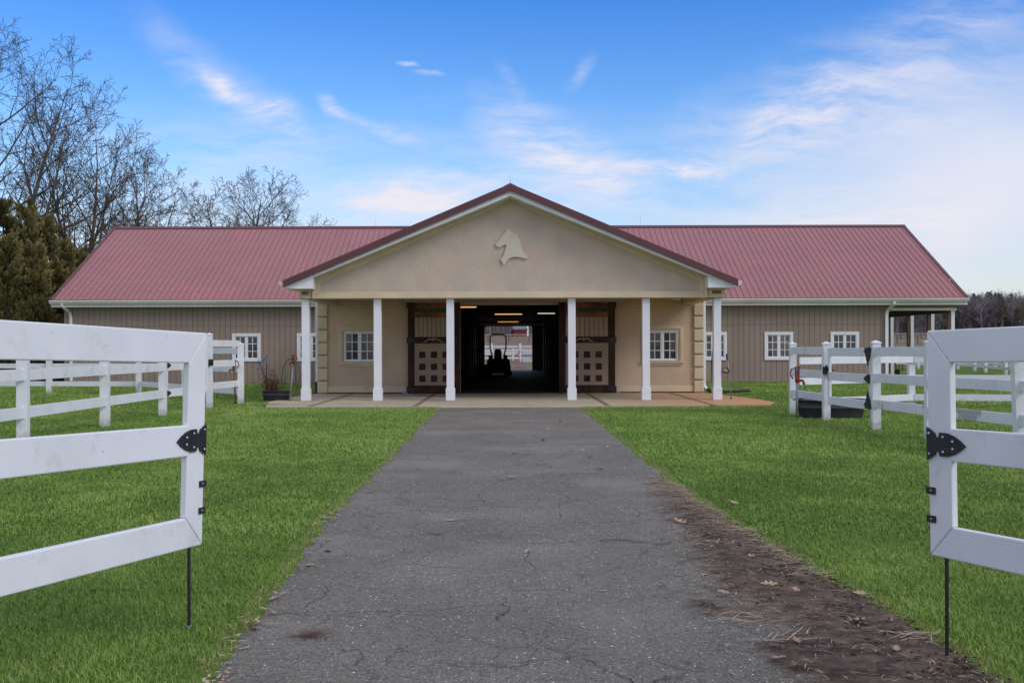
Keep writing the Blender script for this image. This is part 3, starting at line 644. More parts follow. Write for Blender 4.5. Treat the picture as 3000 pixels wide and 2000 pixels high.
for xe, s in ((XL0, -1), (XL1, 1)):
    mb = MB()
    for s2 in (1, -1):
        ya = EY if s2 > 0 else 2*RY-EY
        mb.prism([(xe-s*.12, ya, EZ+.029), (xe+s*.012, ya, EZ+.036), (xe+s*.012, ya, EZ-.14), (xe-s*.0, ya, EZ-.14), (xe-s*.0, ya, EZ+.026), (xe-s*.12, ya, EZ+.027)], (0, 0, 0), (0, RY-ya, RZ-EZ))
    mb.build('verge_trim', 'roof_shade', wroof)
dark_e = MB().box(XL0, XL1, EY+.005, EY+.02, EZ-.09, EZ-.031); dark_e.build('eave_flashing', 'roof_shade', wroof)
g = MB()
prof = [(EY+.0, EZ-.05), (EY-.13, EZ-.05), (EY-.135, EZ-.085), (EY-.10, EZ-.13), (EY-.08, EZ-.175), (EY+.0, EZ-.18)]
for a, b in ((XL0-.02, -5.72), (5.85, XL1+.02)):
    MB().prism([(a, y, z) for y, z in prof], (0, 0, 0), (b-a, 0, 0)).build('gutter', 'gutter', wroof, bevel=.006)
    box(a+.03, b-.03, EY+.02, EY+.045, EZ-.30, EZ-.09).build('eave_fascia', 'gutter', wroof, bevel=.004)
    box(a+.03, b-.03, EY+.046, YW-.001, EZ-.29, EZ-.27).build('eave_soffit', 'gutter', wroof)
sgm = MB(); sgm.add([(-.035, 0, 0), (.035, 0, 0), (.03, .05, .0), (-.03, .05, 0), (-.035, 0, .055), (.035, 0, .055), (.02, .03, .06), (-.02, .03, .06)], [(0, 3, 2, 1), (4, 5, 6, 7), (0, 1, 5, 4), (1, 2, 6, 5), (2, 3, 7, 6), (3, 0, 4, 7)])
sg_mesh = None; cnt = 0
for d, off in ((.738, 0), (1.345, .2395)):
    xx = XL0+.17+off
    while xx < XL1-.1:
        y, z = EY+d, EZ+slope*d
        px = 1490+xx*3100/y
        # only the ones the portico roof leaves in view
        lim = .0
        if (px < 838+ (0 if d < 1 else 40)) or (px > 2160-(0 if d < 1 else 40)):
            if sg_mesh is None: ob = sgm.build('snow_guard', 'curb', wroof); sg_mesh = ob.data
            else: ob = bpy.data.objects.new('snow_guard', sg_mesh); C.objects.link(ob); ob.parent = wroof
            ob.matrix_parent_inverse = Matrix()
            ob.location = (xx, y, z); ob.scale = (1.25, 1.0, 1.0); cnt += 1
        xx += .479
for px in (1102, 1877): MB().tube([(X(px, RY), RY, RZ+.03), (X(px, RY), RY, RZ+.42)], [.008, .004], 6).build('lightning_rod', 'steel', wroof)
# downspouts
def spout(pts, r=.045, name='downspout'):
    mb = MB().tube(pts, r, 4, True); return mb.build(name, 'gutter', barn, bevel=.006)
def sq(pts, w=.10, d=.075):
    mb = MB()
    P = [Vector(p) for p in pts]; V = []
    for i, p in enumerate(P):
        dd = (P[min(i+1, len(P)-1)]-P[max(i-1, 0)]).normalized(); a = Vector((1, 0, 0)) if abs(dd.x) < .75 else Vector((0, 0, 1)); a = (a-dd*a.dot(dd)).normalized(); b = dd.cross(a)
        V += [p+a*w/2+b*d/2, p-a*w/2+b*d/2, p-a*w/2-b*d/2, p+a*w/2-b*d/2]
    F = [(3, 2, 1, 0), tuple(len(V)-4+k for k in range(4))]
    for i in range(len(P)-1):
        for k in range(4): F.append((i*4+k, i*4+(k+1) % 4, i*4+4+(k+1) % 4, i*4+4+k))
    mb.add(V, F); return mb.build('downspout', 'column', barn, bevel=.008)
xl = X(185, 41); sq([(xl, EY-.06, 3.12), (xl, EY-.04, 3.03), (xl+.15, YW-.1, 2.78), (xl+.17, YW-.06, 2.62), (xl+.17, YW-.06, .12)])
xr = X(2612, 41); sq([(xr+.08, EY-.06, 3.12), (xr+.08, EY-.04, 3.03), (xr-.05, YW-.1, 2.78), (xr-.07, YW-.06, 2.62), (xr-.07, YW-.06, .05)], .12)
sq([(-5.67, YD+.10, 2.88), (-5.67, YD+.10, .36)], .075, .09)
MB().box(-5.73, -5.61, YD+.02, YD+.16, .03, .38).build('downspout_boot', 'rubber', barn, bevel=.01)
sq([(5.79, YD+.10, 2.88), (5.79, YD+.10, .28), (5.80, YD+.06, .18), (5.86, YD+.0, .12)], .075, .09)
pl = MB(); pts = [(5.85, 31.15, .13), (5.95, 31.05, .08), (6.1, 30.95, .07), (6.35, 31.0, .07), (6.6, 31.1, .07), (6.9, 31.3, .08), (7.15, 31.4, .08)]
fp = []; fr_ = []
for i in range(len(pts)-1):
    for k in range(14):
        tt = k/14; fp.append(Vector(pts[i]).lerp(Vector(pts[i+1]), tt)); fr_.append((.058 if k % 2 else .046)*(1 if i < 3 else .8))
o = pl.tube(fp, fr_, 10).build('drain_pipe', 'rubber', None, (5.85, 31.15, 0)); tag(o, 'black corrugated drain pipe lying on grass at barn corner', 'drain pipe')
# security light under the porch ceiling
fl = MB(); X0 = X(1990, 29.5)
for dx in (-.07, .05): fl.tube([(X0+dx, 29.55, 2.84), (X0+dx-.09, 29.3, 2.72)], [.035, .06], 10)
fl.tube([(X0, 29.6, 2.90), (X0, 29.6, 2.80)], .05, 10); fl.tube([(X0-.02, 29.45, 2.80), (X0-.04, 29.35, 2.70)], .025, 8)
fl.build('floodlight', 'gutter', barn)
# interior aisle
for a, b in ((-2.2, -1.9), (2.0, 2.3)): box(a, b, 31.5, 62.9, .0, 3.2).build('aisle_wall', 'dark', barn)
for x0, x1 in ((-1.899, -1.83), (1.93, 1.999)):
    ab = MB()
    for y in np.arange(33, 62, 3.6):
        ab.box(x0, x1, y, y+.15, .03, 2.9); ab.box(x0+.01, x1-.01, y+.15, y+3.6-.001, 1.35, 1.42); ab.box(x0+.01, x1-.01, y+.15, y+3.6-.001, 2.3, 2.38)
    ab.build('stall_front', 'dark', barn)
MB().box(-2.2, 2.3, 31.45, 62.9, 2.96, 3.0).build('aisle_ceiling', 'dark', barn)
MB().box(-5.5, -1.424, 62.9, 63.1, 0, 3.3).box(1.40, 5.6, 62.9, 63.1, 0, 3.3).box(-1.424, 1.40, 62.9, 63.1, 2.66, 3.3).build('rear_wall', 'siding', barn)
rr = MB(); rr.prismY([(-5.8, 3.2), (XC, 5.45), (5.9, 3.2), (5.9, 3.17), (XC, 5.42), (-5.8, 3.17)], 50.0, 63.3); rr.build('rear_roof', 'roof', barn)
MB().box(-5.5, -5.3, 53.6, 62.9, 0, 3.25).box(5.4, 5.6, 53.6, 62.9, 0, 3.25).build('rear_side_wall', 'siding', barn)
MB().box(-1.75, 1.9, 57.2, 57.3, 2.62, 2.66).build('aisle_conduit', 'steel', barn)
def lamp_mat(name, col, s):
    m = bpy.data.materials.new(name); m.use_nodes = True; b = m.node_tree.nodes['Principled BSDF']; b.inputs['Base Color'].default_value = (.5, .5, .5, 1)
    b.inputs['Emission Color'].default_value = (*col, 1); b.inputs['Emission Strength'].default_value = s; return m
lw = lamp_mat('warm_tube', (1.0, .55, .18), .75); lo_ = lamp_mat('amber_tube', (1.0, .42, .06), .6); lc = lamp_mat('pale_tube', (.75, .85, .62), .6)
for cx, y, L_, m_ in ((X(1490, 46.5), 46.5, 1.2, lw), (X(1489, 60), 60.0, 1.18, lo_), (X(1604, 45), 45.6, .8, lc), (X(1368, 38), 38.4, .66, lw)):
    f = MB().box(cx-L_/2-.05, cx+L_/2+.05, y-.07, y+.07, 2.87, 2.955).build('ceiling_light', 'gutter' if 0 else 'dark', barn)
    MB().tube([(cx-L_/2, y-.05, 2.845), (cx+L_/2, y-.05, 2.845)], .024, 8).build('tube_lamp', m_, f)

# ---------------------------------------------------------------- fences
def fence_line(f, pts, rails, rh=.145, rt=.038, side=0, mat='vinyl', rname='rail'):
    for (ax, ay), (bx, by) in zip(pts[:-1], pts[1:]):
        d = Vector((bx-ax, by-ay, 0)); L = d.length; d.normalize(); n = Vector((-d.y, d.x, 0))
        for zt in rails:
            za = zt if not callable(zt) else zt(ax, ay)
            a = Vector((ax, ay, za-rh)) + d*.05 - n*rt/2 + n*side
            MB().obox(a, d*(L-.10), n*rt, (0, 0, rh)).build(rname, mat, f, bevel=.004)
def post(f, x, y, h, w=.127, ang=0, cap=True, mat='vinyl', lean=0, z0=-.05):
    c, s = math.cos(ang), math.sin(ang); a = Vector((c, s, 0)); b = Vector((-s, c, 0)); o = Vector((x, y, z0))-a*w/2-b*w/2; upv = Vector((lean, 0, h-z0))
    p = MB().obox(o, a*w, b*w, upv).build('post', mat, f, bevel=.005)
    if cap:
        t = Vector((x+lean, y, h)); q = w/2+.008; k = [t+a*i*q+b*j*q for i, j in ((-1, -1), (1, -1), (1, 1), (-1, 1))]
        m = MB(); m.add(k+[v+Vector((0, 0, .028)) for v in k]+[t+Vector((0, 0, .062))], [(3, 2, 1, 0), (0, 1, 5, 4), (1, 2, 6, 5), (2, 3, 7, 6), (3, 0, 4, 7), (4, 5, 8), (5, 6, 8), (6, 7, 8), (7, 4, 8)])
        m.build('post_cap', mat, p, bevel=.003)
    return p
GF = 'white vinyl paddock fences beside the lawn'
# left: C, B, A and on towards the camera
fl_ = thing('paddock_fence', 'white vinyl paddock fence running along the left lawn towards the camera', 'fence', (-7.0, 21.5, 0), GF)
LP = [(-7.03, 21.5), (-7.04, 18.45), (-7.0, 15.25), (-6.98, 12.2)]
for i, p in enumerate(LP): post(fl_, p[0], p[1], 1.66, .15, ang=R(8))
fence_line(fl_, LP, [1.60, 1.07, .53], .165, side=.03)
# left: gate post and last post near the portico, then the back line
fb_ = thing('paddock_fence', 'short white fence section ending at the post with the rusty hydrant', 'fence', (-6.8, 24.05, 0), GF)
post(fb_, -6.80, 24.05, 1.66, .14, ang=R(8)); post(fb_, -6.62, 26.15, 1.45, .155, ang=R(12))
fence_line(fb_, [(-6.80, 24.05), (-6.62, 26.15)], [1.56, 1.09, .58], .155, side=.03)
fk_ = thing('paddock_fence', 'low white fence at the back of the left paddock, before the barn', 'fence', (-11.3, 32.4, 0), GF)
BP = [(-6.72, 26.3), (-9.0, 29.4), (-11.33, 32.4), (-14.2, 32.7), (-17.2, 33.0), (-20.2, 33.3)]
for p in BP[1:]: post(fk_, p[0], p[1], 1.30, .15, cap=True, ang=R(5))
fence_line(fk_, BP, [1.38, .92, .37], .15, side=0)
# small left gate between C and the latch post
def man_gate(pa, pb, rails, rh, label, zlo):
    g = thing('paddock_gate', label, 'gate', (pa[0], pa[1], 0), 'small white gates in the paddock fences')
    A = Vector((*pa, 0)); B = Vector((*pb, 0)); d = (B-A); L = d.length; d.normalize(); n = Vector((-d.y, d.x, 0)); t = .04
    A = A+d*.12; L -= .24
    for q in (0, L-.10): MB().obox(A+d*q-n*t/2+Vector((0, 0, zlo)), d*.10, n*t, (0, 0, rails[0]-zlo)).build('stile', 'vinyl', g, bevel=.004)
    for z in rails: MB().obox(A+d*.1-n*t/2*.9+Vector((0, 0, z-rh)), d*(L-.2), n*t*.9, (0, 0, rh)).build('rail', 'vinyl', g, bevel=.004)
    return g, A, d, n, L
def spade(g, o, d, n, w, s=1.0, name='hinge_strap'):   # spade shaped black strap in the plane (d, up)
    up = Vector((0, 0, 1)); P = [(-.02, -.075), (.05, -.055), (.055, -.03), (.075, -.03), (.08, -.055), (.12, -.055), (.19, -.03), (w, 0), (.19, .03), (.12, .055), (.08, .055), (.075, .03), (.055, .03), (.05, .055), (-.02, .075)]
    m = MB().prism([Vector(o)+d*a*s+up*b*s for a, b in P], n*0, n*.008); return m.build(name, 'black', g)
g1, A, d, n, L = man_gate(LP[0], (-6.80, 24.05), [1.56, 1.07, .53], .16, 'small white gate with black hinges in the left fence, behind the near gate', .40)
for z in (1.02, .45): spade(g1, A+Vector((0, 0, z))-n*.03, d, -n, .25, .9)
lt = MB().box(-6.80-.06, -6.80+.10, 23.96, 24.02, .98, 1.12).tube([(-6.85, 23.94, 1.15), (-6.78, 23.93, 1.05), (-6.8, 23.94, .92)], .014, 6).tube([(-6.90, 23.95, 1.06), (-6.72, 23.95, 1.05)], .012, 6)
lt.build('latch', 'black', g1)
# right side
RP = [(5.76, 21.46), (5.85, 19.5)]
fr1 = thing('paddock_fence', 'short white fence section beside the red hydrant, right of the driveway', 'fence', (5.76, 21.46, 0), GF)
for p in RP: post(fr1, p[0], p[1], 1.40, .13, ang=R(-4))
fence_line(fr1, RP, [1.36, .92, .50], .145, side=-.03)
fr2 = thing('paddock_fence', 'white fence running along the right lawn towards the camera, with grey stained lowest rail', 'fence', (6.0, 17.3, 0), GF)
RQ = [(6.0, 17.3), (6.13, 15.4), (6.46, 13.35), (6.9, 11.0)]
for i, p in enumerate(RQ): post(fr2, p[0], p[1], 1.405 if i < 2 else 1.45, .135, ang=R(-4), lean=(-.05 if i == 2 else 0))
M['vinyl_stain'] = material('stained_vinyl', (.72, .73, .75), (.66, .67, .69), 3, .45, c3=(.40, .39, .38), s3=1.1, c3lo=.52, c3hi=.56)
for zt, mm in ((1.354, 'vinyl'), (.926, 'vinyl'), (.50, 'vinyl_stain')): fence_line(fr2, RQ, [zt], .145, side=-.03, mat=mm)
g2, A, d, n, L = man_gate((5.85, 19.5), (6.0, 17.3), [1.34, .90, .46], .145, 'small white gate with black latch beside the black water trough', .30)
B = Vector((6.0, 17.3, 0)); dm = -d
nn = n if n.x < 0 else -n
for z, up in ((1.28, -1), (.83, 0), (.40, 1)):
    h_ = spade(g2, B+dm*.06+nn*.035+Vector((0, 0, z)), dm, nn, .25, 1.35)
    if up: MB().prism([B+dm*.0+nn*.072+Vector((0, 0, z-up*.06)), B+dm*.26+nn*.072+Vector((0, 0, z-up*.06)), B+dm*.20+nn*.072+Vector((0, 0, z+up*.10)), B+dm*.13+nn*.072+Vector((0, 0, z+up*.24)), B+dm*.06+nn*.072+Vector((0, 0, z+up*.10))], nn*0, nn*.012).build('hinge_plate', 'black', h_)
MB().box(5.76, 5.92, 19.36, 19.42, .86, 1.0).tube([(5.80, 19.35, 1.03), (5.86, 19.34, .9), (5.84, 19.35, .76)], .014, 6).tube([(5.75, 19.36, .95), (5.95, 19.35, .93)], .012, 6).build('latch', 'black', g2)
fr3 = thing('paddock_fence', 'low white fence crossing the right lawn behind the water trough towards the right edge', 'fence', (9.05, 23.8, 0), GF)
BR = [(5.84, 21.6), (9.05, 23.8), (11.9, 23.2), (14.8, 22.8)]
for p in BR[1:]: post(fr3, p[0], p[1], 1.16, .14, cap=False)
fence_line(fr3, BR, [1.15, .73, .30], .145, side=-.08)
# far fences on the right
FG = 'distant white fences on the right lawn'
def far_fence(pts, h, rails, label):
    f = thing('field_fence', label, 'fence', (*pts[0], 0), FG)
    for p in pts: post(f, p[0], p[1], h, .15, cap=False)
    fence_line(f, pts, rails, .13)
px = lambda q, y: (X(q, y), y)
far_fence([px(2560, 66), px(2690, 64), px(2806, 63), px(2855, 58.5), px(2887, 55.5), px(2946, 51), px(3040, 47.5)], 1.15, [1.12, .75, .38], 'distant white three rail fence coming nearer towards the right edge')
far_fence([px(2600, 70), px(2730, 69), px(2862, 68), px(2915, 65), px(2965, 57), px(3060, 54)], 1.15, [1.12, .75, .38], 'farther white rail fence seen behind another white fence at right')

# ---------------------------------------------------------------- the two near gates
def big_gate(P0, u, s, label, sgn, leaners):
    """P0 = top outer corner, u = unit direction from far (free) end toward the camera; sgn = which side the face looks"""
    g = thing('driveway_gate', label, 'gate', (P0[0], P0[1], 0), 'open white driveway gates')
    u = Vector(u).normalized(); w = Vector((leaners, .0, 1.0)); w = (w-u*w.dot(u)).normalized(); n = u.cross(w)
    if n.x*sgn < 0: n = -n            # n points to the visible face side
    H = 1.035*s; t = .036*s; sw = .14*s; L = 2.6; P0 = Vector(P0)
    def pt(a, b): return P0+u*a-w*b      # a along the gate, b downward
    def plate(poly, mat='vinyl', name='rail', bev=.006, tt=t, off=0):
        return MB().prism([pt(a, b)+n*off for a, b in poly], (0, 0, 0), -n*tt).build(name, mat, g, bevel=bev)
    e = .0006
    plate([(0, e), (L, e), (L, .151*s), (sw+e, .151*s), (e, e)][1:] + [], name='rail') if False else None
    plate([(e, 0), (L, 0), (L, .149*s), (sw+e, .149*s)], name='rail')
    plate([(0, e*2), (0, H-e*2), (sw, .889*s-e), (sw, .150*s)], name='stile')
    plate([(e, H), (L, H), (L, .890*s), (sw+e, .890*s)], name='rail')
    r = plate([(sw-.004, .446*s), (L, .446*s), (L, .594*s), (sw-.004, .594*s)], name='rail', tt=t-.004, off=.003)
    # inner return of the stile (deeper box profile)
    # spade strap
    S = .985*s; cb = .52*s
    P = [(0, -.078), (.050, -.050), (.052, -.040), (.058, -.032), (.066, -.030), (.074, -.034), (.078, -.044), (.080, -.055), (.125, -.054), (.17, -.042), (.205, -.024), (.238, 0),
         (.205, .024), (.17, .042), (.125, .054), (.080, .055), (.078, .044), (.074, .034), (.066, .030), (.058, .032), (.052, .040), (.050, .050), (0, .078)]
    poly = [(a*S+.001, cb+b*S) for a, b in P]
    from mathutils.geometry import tessellate_polygon
    pp = [pt(a, b)+n*.0045 for a, b in poly]; q = [v+n*.006 for v in pp]; N_ = len(pp); mb = MB(); T = tessellate_polygon([[Vector((a, b, 0)) for a, b in poly]])
    mb.add(pp+q, [tuple(i+N_ for i in f) for f in T]+[tuple(f) for f in T]+[(i, (i+1) % N_, (i+1) % N_+N_, i+N_) for i in range(N_)])
    st = mb.build('hinge_strap', 'black', g)
    for a, b in ((.018, -.048), (.018, .048), (.106, -.034), (.106, .034), (.165, -.017), (.165, .017)):
        c = pt(a*S, cb+b*S)+n*.0105; MB().tube([c, c+n*.003, c+n*.006], [.0075, .0065, .003], 10).build('bolt', 'steel', st, smooth=True)
    for b in (.735, .865):
        a0 = pt(-.004, b*s-.014); br = MB().obox(a0+n*.001, u*.045, -w*.030, n*.006); br.obox(a0-n*t, -u*.006, -w*.030, n*(t+.007))
        bk = br.build('rod_bracket', 'black', g)
        c = pt(.02, b*s)+n*.007; MB().tube([c, c+n*.006], [.006, .004], 8).build('bolt', 'steel', bk)
    # drop rod
    c = pt(.085*s, H-.01); zt = c.z
    cc = Vector((c.x, c.y, 0))-n*(t*.5)
    MB().tube([(cc.x, cc.y, zt), (cc.x, cc.y, -.03)], .0085, 8).build('drop_rod', 'black', g)
    MB().tube([(cc.x, cc.y, .02), (cc.x, cc.y, -.04)], .016, 8).build('ground_socket', 'galv', g)
    return g
k = .001677
Y0 = 5.2
big_gate((X(607, Y0), Y0, Z(973, Y0)), (-1000/3265, -3100/3265, 80/3265), 1.0, 'open white driveway gate at the left edge with its black spade strap', 1, .014)
Y1 = 4.62
big_gate((X(2714, Y1), Y1, Z(972, Y1)), (1190/3321, -3100/3321, 63/3321), .942, 'open white driveway gate at the right edge with its black spade strap', -1, 0.0)

# ---------------------------------------------------------------- hydrants, troughs, planter
def hydrant(base, top, pipe_mat, label, head='red', flip=1, scale=1.0):
    h = thing('yard_hydrant', label, 'hydrant', base, 'yard hydrants')
    B = Vector(base); T = Vector(top)
    MB().tube([B-Vector((0, 0, .05)), T], .022*scale, 10).build('pipe', pipe_mat, h, smooth=True)
    m = MB(); s = scale
    m.tube([T-Vector((0, 0, .02)), T+Vector((0, 0, .05))*s, T+Vector((0, 0, .11))*s], [.034*s, .042*s, .03*s], 10)
    m.tube([T+Vector((0, 0, .02))*s, T+Vector((-flip*.09, -.02, .02))*s, T+Vector((-flip*.115, -.02, -.05))*s], [.024*s, .022*s, .024*s], 8)
    m.box(T.x-.035*s, T.x-.022*s, T.y-.03, T.y+.03, T.z+.08*s, T.z+.24*s).box(T.x+.022*s, T.x+.035*s, T.y-.03, T.y+.03, T.z+.08*s, T.z+.24*s).box(T.x-.035*s, T.x+.045*s, T.y-.032, T.y+.032, T.z+.235*s, T.z+.26*s)
    m.build('head', head, h, bevel=.003)
    MB().tube([T+Vector((0, 0, .10))*s, T+Vector((0, 0, .22))*s], .012*s, 8).tube([T+Vector((.02*flip, 0, .24))*s, T+Vector((.10*flip, 0, .22))*s, T+Vector((.12*flip, 0, .12))*s, T+Vector((.07*flip, 0, .05))*s], .011*s, 8).build('handle', 'black' if head != 'red' else head, h)
    return h
hydrant((X(690, 25.8), 25.8, 0), (X(685.5, 25.8), 25.8, Z(1083, 25.8)), 'rust', 'rusty brown yard hydrant standing at the end post of the left fence', 'rust')
yy_ = 26.9; hb = hydrant((X(848, yy_), yy_, .03), (X(859, yy_), yy_, Z(1062, yy_)), 'galv', 'leaning grey yard hydrant with red head and green hoses by leftmost column', 'red', scale=.85)
hydrant((X(2333, 20.0), 20.0, 0), (X(2335.5, 20.0), 20.0, Z(1120, 20.0)), 'galv', 'grey yard hydrant with bright red head beside the black water trough', 'red', flip=-1, scale=1.1)
def hz(p_, y): return (X(p_[0], y), y, Z(p_[1], y))
# green hoses over the left hydrant
hs = MB(); yh = 26.85
loop1 = [(862, 1050), (852, 1049.5), (840, 1056), (830, 1075), (826, 1100), (824, 1120), (827, 1132), (833, 1146)]
loop2 = [(862, 1052), (870, 1060), (876, 1078), (878, 1096), (876, 1115), (871, 1130), (867, 1138)]
loop3 = [(863, 1058), (865, 1080), (866, 1105), (864, 1125)]
def sm(pts, y, n=6):
    P = [Vector(hz(p, y)) for p in pts]; o = []
    for i in range(len(P)-1):
        p0, p1, p2, p3 = P[max(i-1, 0)], P[i], P[i+1], P[min(i+2, len(P)-1)]
        for k in range(n):
            t = k/n; o.append(.5*((2*p1)+(-p0+p2)*t+(2*p0-5*p1+4*p2-p3)*t*t+(-p0+3*p1-3*p2+p3)*t**3))
    return o+[P[-1]]
for l, yv in ((loop1, 26.84), (loop2, 26.82), (loop3, 26.86)): hs.tube(sm(l, yv), .013, 8)
tag(hs.build('garden_hose', 'hose', None, (X(860, yh), yh, .0), smooth=True), 'green garden hose looped over the leaning hydrant left of the portico', 'hose')
# right of the portico: old hydrant pipe with blue grip and coiled hose
hr = thing('standpipe', 'thin leaning pipe with dark blue grip beside the rightmost column', 'pipe', (X(2142, 26.95), 26.95, .03))
MB().tube([hz((2142, 1174), 26.95), hz((2135, 1090), 26.95), hz((2131, 1055), 26.95)], .017, 8).build('pipe', 'galv', hr, smooth=True)
MB().tube([hz((2131, 1056), 26.95), hz((2128.5, 1038), 26.95)], .026, 8).build('grip', material('blue_grip', (.02, .04, .12)), hr)
co = MB(); cx, cy, cz = X(2126, 26.9), 26.9, Z(1087, 26.9)
pts = [(cx+.10*math.cos(t)*(1+.12*math.sin(t*.37)), cy+.012*math.sin(3*t), cz+.055*math.sin(t)*(1+.2*math.cos(t*.41))) for t in np.linspace(0, 2*math.pi*4.3, 70)]
co.tube(pts, .010, 6); tag(co.build('hose_coil', 'hose', None, (cx, cy, cz), smooth=True), 'small green hose coil hanging on the thin leaning pipe', 'hose')
pk = MB().tube([(cx-.08, cy-.03, cz+.02), (cx-.02, cy-.05, cz+.0), (cx+.03, cy-.05, cz-.02)], [.02, .045, .015], 8)
tag(pk.build('spray_nozzle', 'pink', None, (cx, cy, cz), smooth=True), 'pale pink spray nozzle resting in the green hose coil', 'nozzle')
vh = MB().tube(sm([(2087, 1030), (2086, 1055), (2086.5, 1090), (2087, 1118), (2089, 1127)], 27.3), .018, 8)
tag(vh.build('black_hose', 'rubber', None, (X(2087, 27.3), 27.3, 1), smooth=True), 'black hose hanging down against the rightmost column', 'hose')

def oval_tub(c, a, b, h, label, name='water_trough', taper=.86, rot=0, cat='trough', group=None, z0=0):
    tb = thing(name, label, cat, (c[0], c[1], z0)); cr, sr = math.cos(rot), math.sin(rot)
    def ringp(f, z, e=2.6, n=40):
        o = []
        for k in range(n):
            t = 2*math.pi*k/n; x = a*f*math.copysign(abs(math.cos(t))**(2/e), math.cos(t)); y = b*f*math.copysign(abs(math.sin(t))**(2/e), math.sin(t))
            o.append((c[0]+x*cr-y*sr, c[1]+x*sr+y*cr, z0+z))
        return o
    prof = [(taper, 0), (taper+.02, h*.05), (taper+.07, h*.52), (taper+.105, h*.54), (taper+.115, h*.60), (taper+.10, h*.63), (.98, h*.92), (1.05, h*.93), (1.07, h*.97), (1.05, h), (.99, h), (.94, h*.9), (taper-.05, h*.08)]
    m = MB(); R_ = [ringp(f, z) for f, z in prof]; n = 40
    V = [p for r in R_ for p in r]; F = [(i*n+k, i*n+(k+1) % n, (i+1)*n+(k+1) % n, (i+1)*n+k) for i in range(len(prof)-1) for k in range(n)]
    F += [tuple(range(n-1, -1, -1)), tuple((len(prof)-1)*n+k for k in range(n))]
    m.add(V, F); m.build('shell', 'rubber', tb, smooth=True); return tb
wt = oval_tub((X(2433, 20.35), 20.35), .66, .46, .36, 'black oval plastic water trough on the grass behind the small right gate')
wtw = MB(); n = 32; wtw.prism([(X(2433, 20.35)+.58*math.cos(2*math.pi*k/n), 20.35+.38*math.sin(2*math.pi*k/n), .25) for k in range(n)], (0, 0, 0), (0, 0, .01))
M['water'] = material('trough_water', (.05, .055, .06), (.04, .045, .05), 3, .05)
wtw.build('water', 'water', wt)
pc = (X(811, 27.55), 27.55); pl_ = oval_tub(pc, .38, .28, .27, 'black oval tub planter of dead plants beside the leftmost column', 'planter_tub', cat='planter', z0=.0)
m = MB().prism([(pc[0]+.34*math.cos(2*math.pi*k/n), pc[1]+.24*math.sin(2*math.pi*k/n), .20) for k in range(n)], (0, 0, 0), (0, 0, .02)); m.build('soil', material('soil', (.05, .03, .02), (.03, .02, .015)), pl_)
dp = thing('dead_plant', 'dead brown stems standing in the black tub planter', 'plant', (pc[0], pc[1], .22))
rnd = random.Random(5); m = MB()
for k in range(70):
    x = pc[0]+rnd.uniform(-.30, .05); y = pc[1]+rnd.uniform(-.15, .15); h = rnd.uniform(.15, .75)*(1 if rnd.random() < .5 else .6); dx = rnd.gauss(-.02, .16); dy = rnd.gauss(0, .1)
    m.tube([(x, y, .21), (x+dx*.4, y+dy*.4, .21+h*.6), (x+dx, y+dy, .21+h)], [.005, .004, .002], 4)
    for q in range(3):
        t = rnd.uniform(.4, 1); bx, bz = x+dx*t, .21+h*t; m.tube([(bx, y, bz), (bx+rnd.gauss(0, .07), y+rnd.gauss(0, .05), bz+rnd.uniform(-.02, .09))], [.004, .002], 3)
m.build('stems', material('dead_stem', (.12, .055, .035), (.08, .04, .03)), dp)
V = []; F = []
for k in range(260):
    c = Vector((pc[0]-.22+rnd.gauss(0, .11), pc[1]+rnd.gauss(0, .1), .25+abs(rnd.gauss(0, .26)))); a = Vector((rnd.gauss(0, 1), rnd.gauss(0, 1), rnd.gauss(0, 1))).normalized()*.024; b = a.orthogonal()*.45
    i = len(V); V += [c-a, c+b, c+a, c-b]; F.append((i, i+1, i+2, i+3))
m = MB(); m.add(V, F); m.build('leaves', material('dead_leaves', (.22, .10, .065), (.12, .055, .04), 20), dp)
wc = MB(); zc = .22
for k in range(9):
    t = math.pi*2*k/9; wc.tube([(pc[0]+.05+.19*math.cos(t), pc[1]+.13*math.sin(t), .2), (pc[0]+.05+.19*math.cos(t), pc[1]+.13*math.sin(t), .53)], .005, 4)
for z in (.34, .44, .52): wc.tube([(pc[0]+.05+.19*math.cos(t), pc[1]+.13*math.sin(t), z) for t in np.linspace(0, 2*math.pi, 19)], .005, 4)
tag(wc.build('wire_cage', 'rust', None, (pc[0], pc[1], .2)), 'rusty wire plant cage set in the black tub planter', 'plant cage')
stk = thing('garden_stake', 'two dark stakes tied together with blue ribbon in the tub planter', 'stakes', (pc[0]-.2, pc[1], .22))
MB().tube([hz((778, 1110), 27.5), hz((758, 1050), 27.5)], .010, 6).build('stake', 'black', stk); MB().tube([hz((781, 1110), 27.5), hz((780, 1040), 27.5)], .010, 6).build('stake', 'black', stk)
MB().tube(sm([(757, 1052), (764, 1060), (771, 1053), (780, 1041), (782, 1043), (775, 1052), (766, 1061), (760, 1064), (757, 1085)], 27.48), .009, 5).tube(sm([(780, 1042), (781, 1062), (784, 1080), (787, 1092)], 27.48), .008, 5).build('ribbon', 'blue', stk)

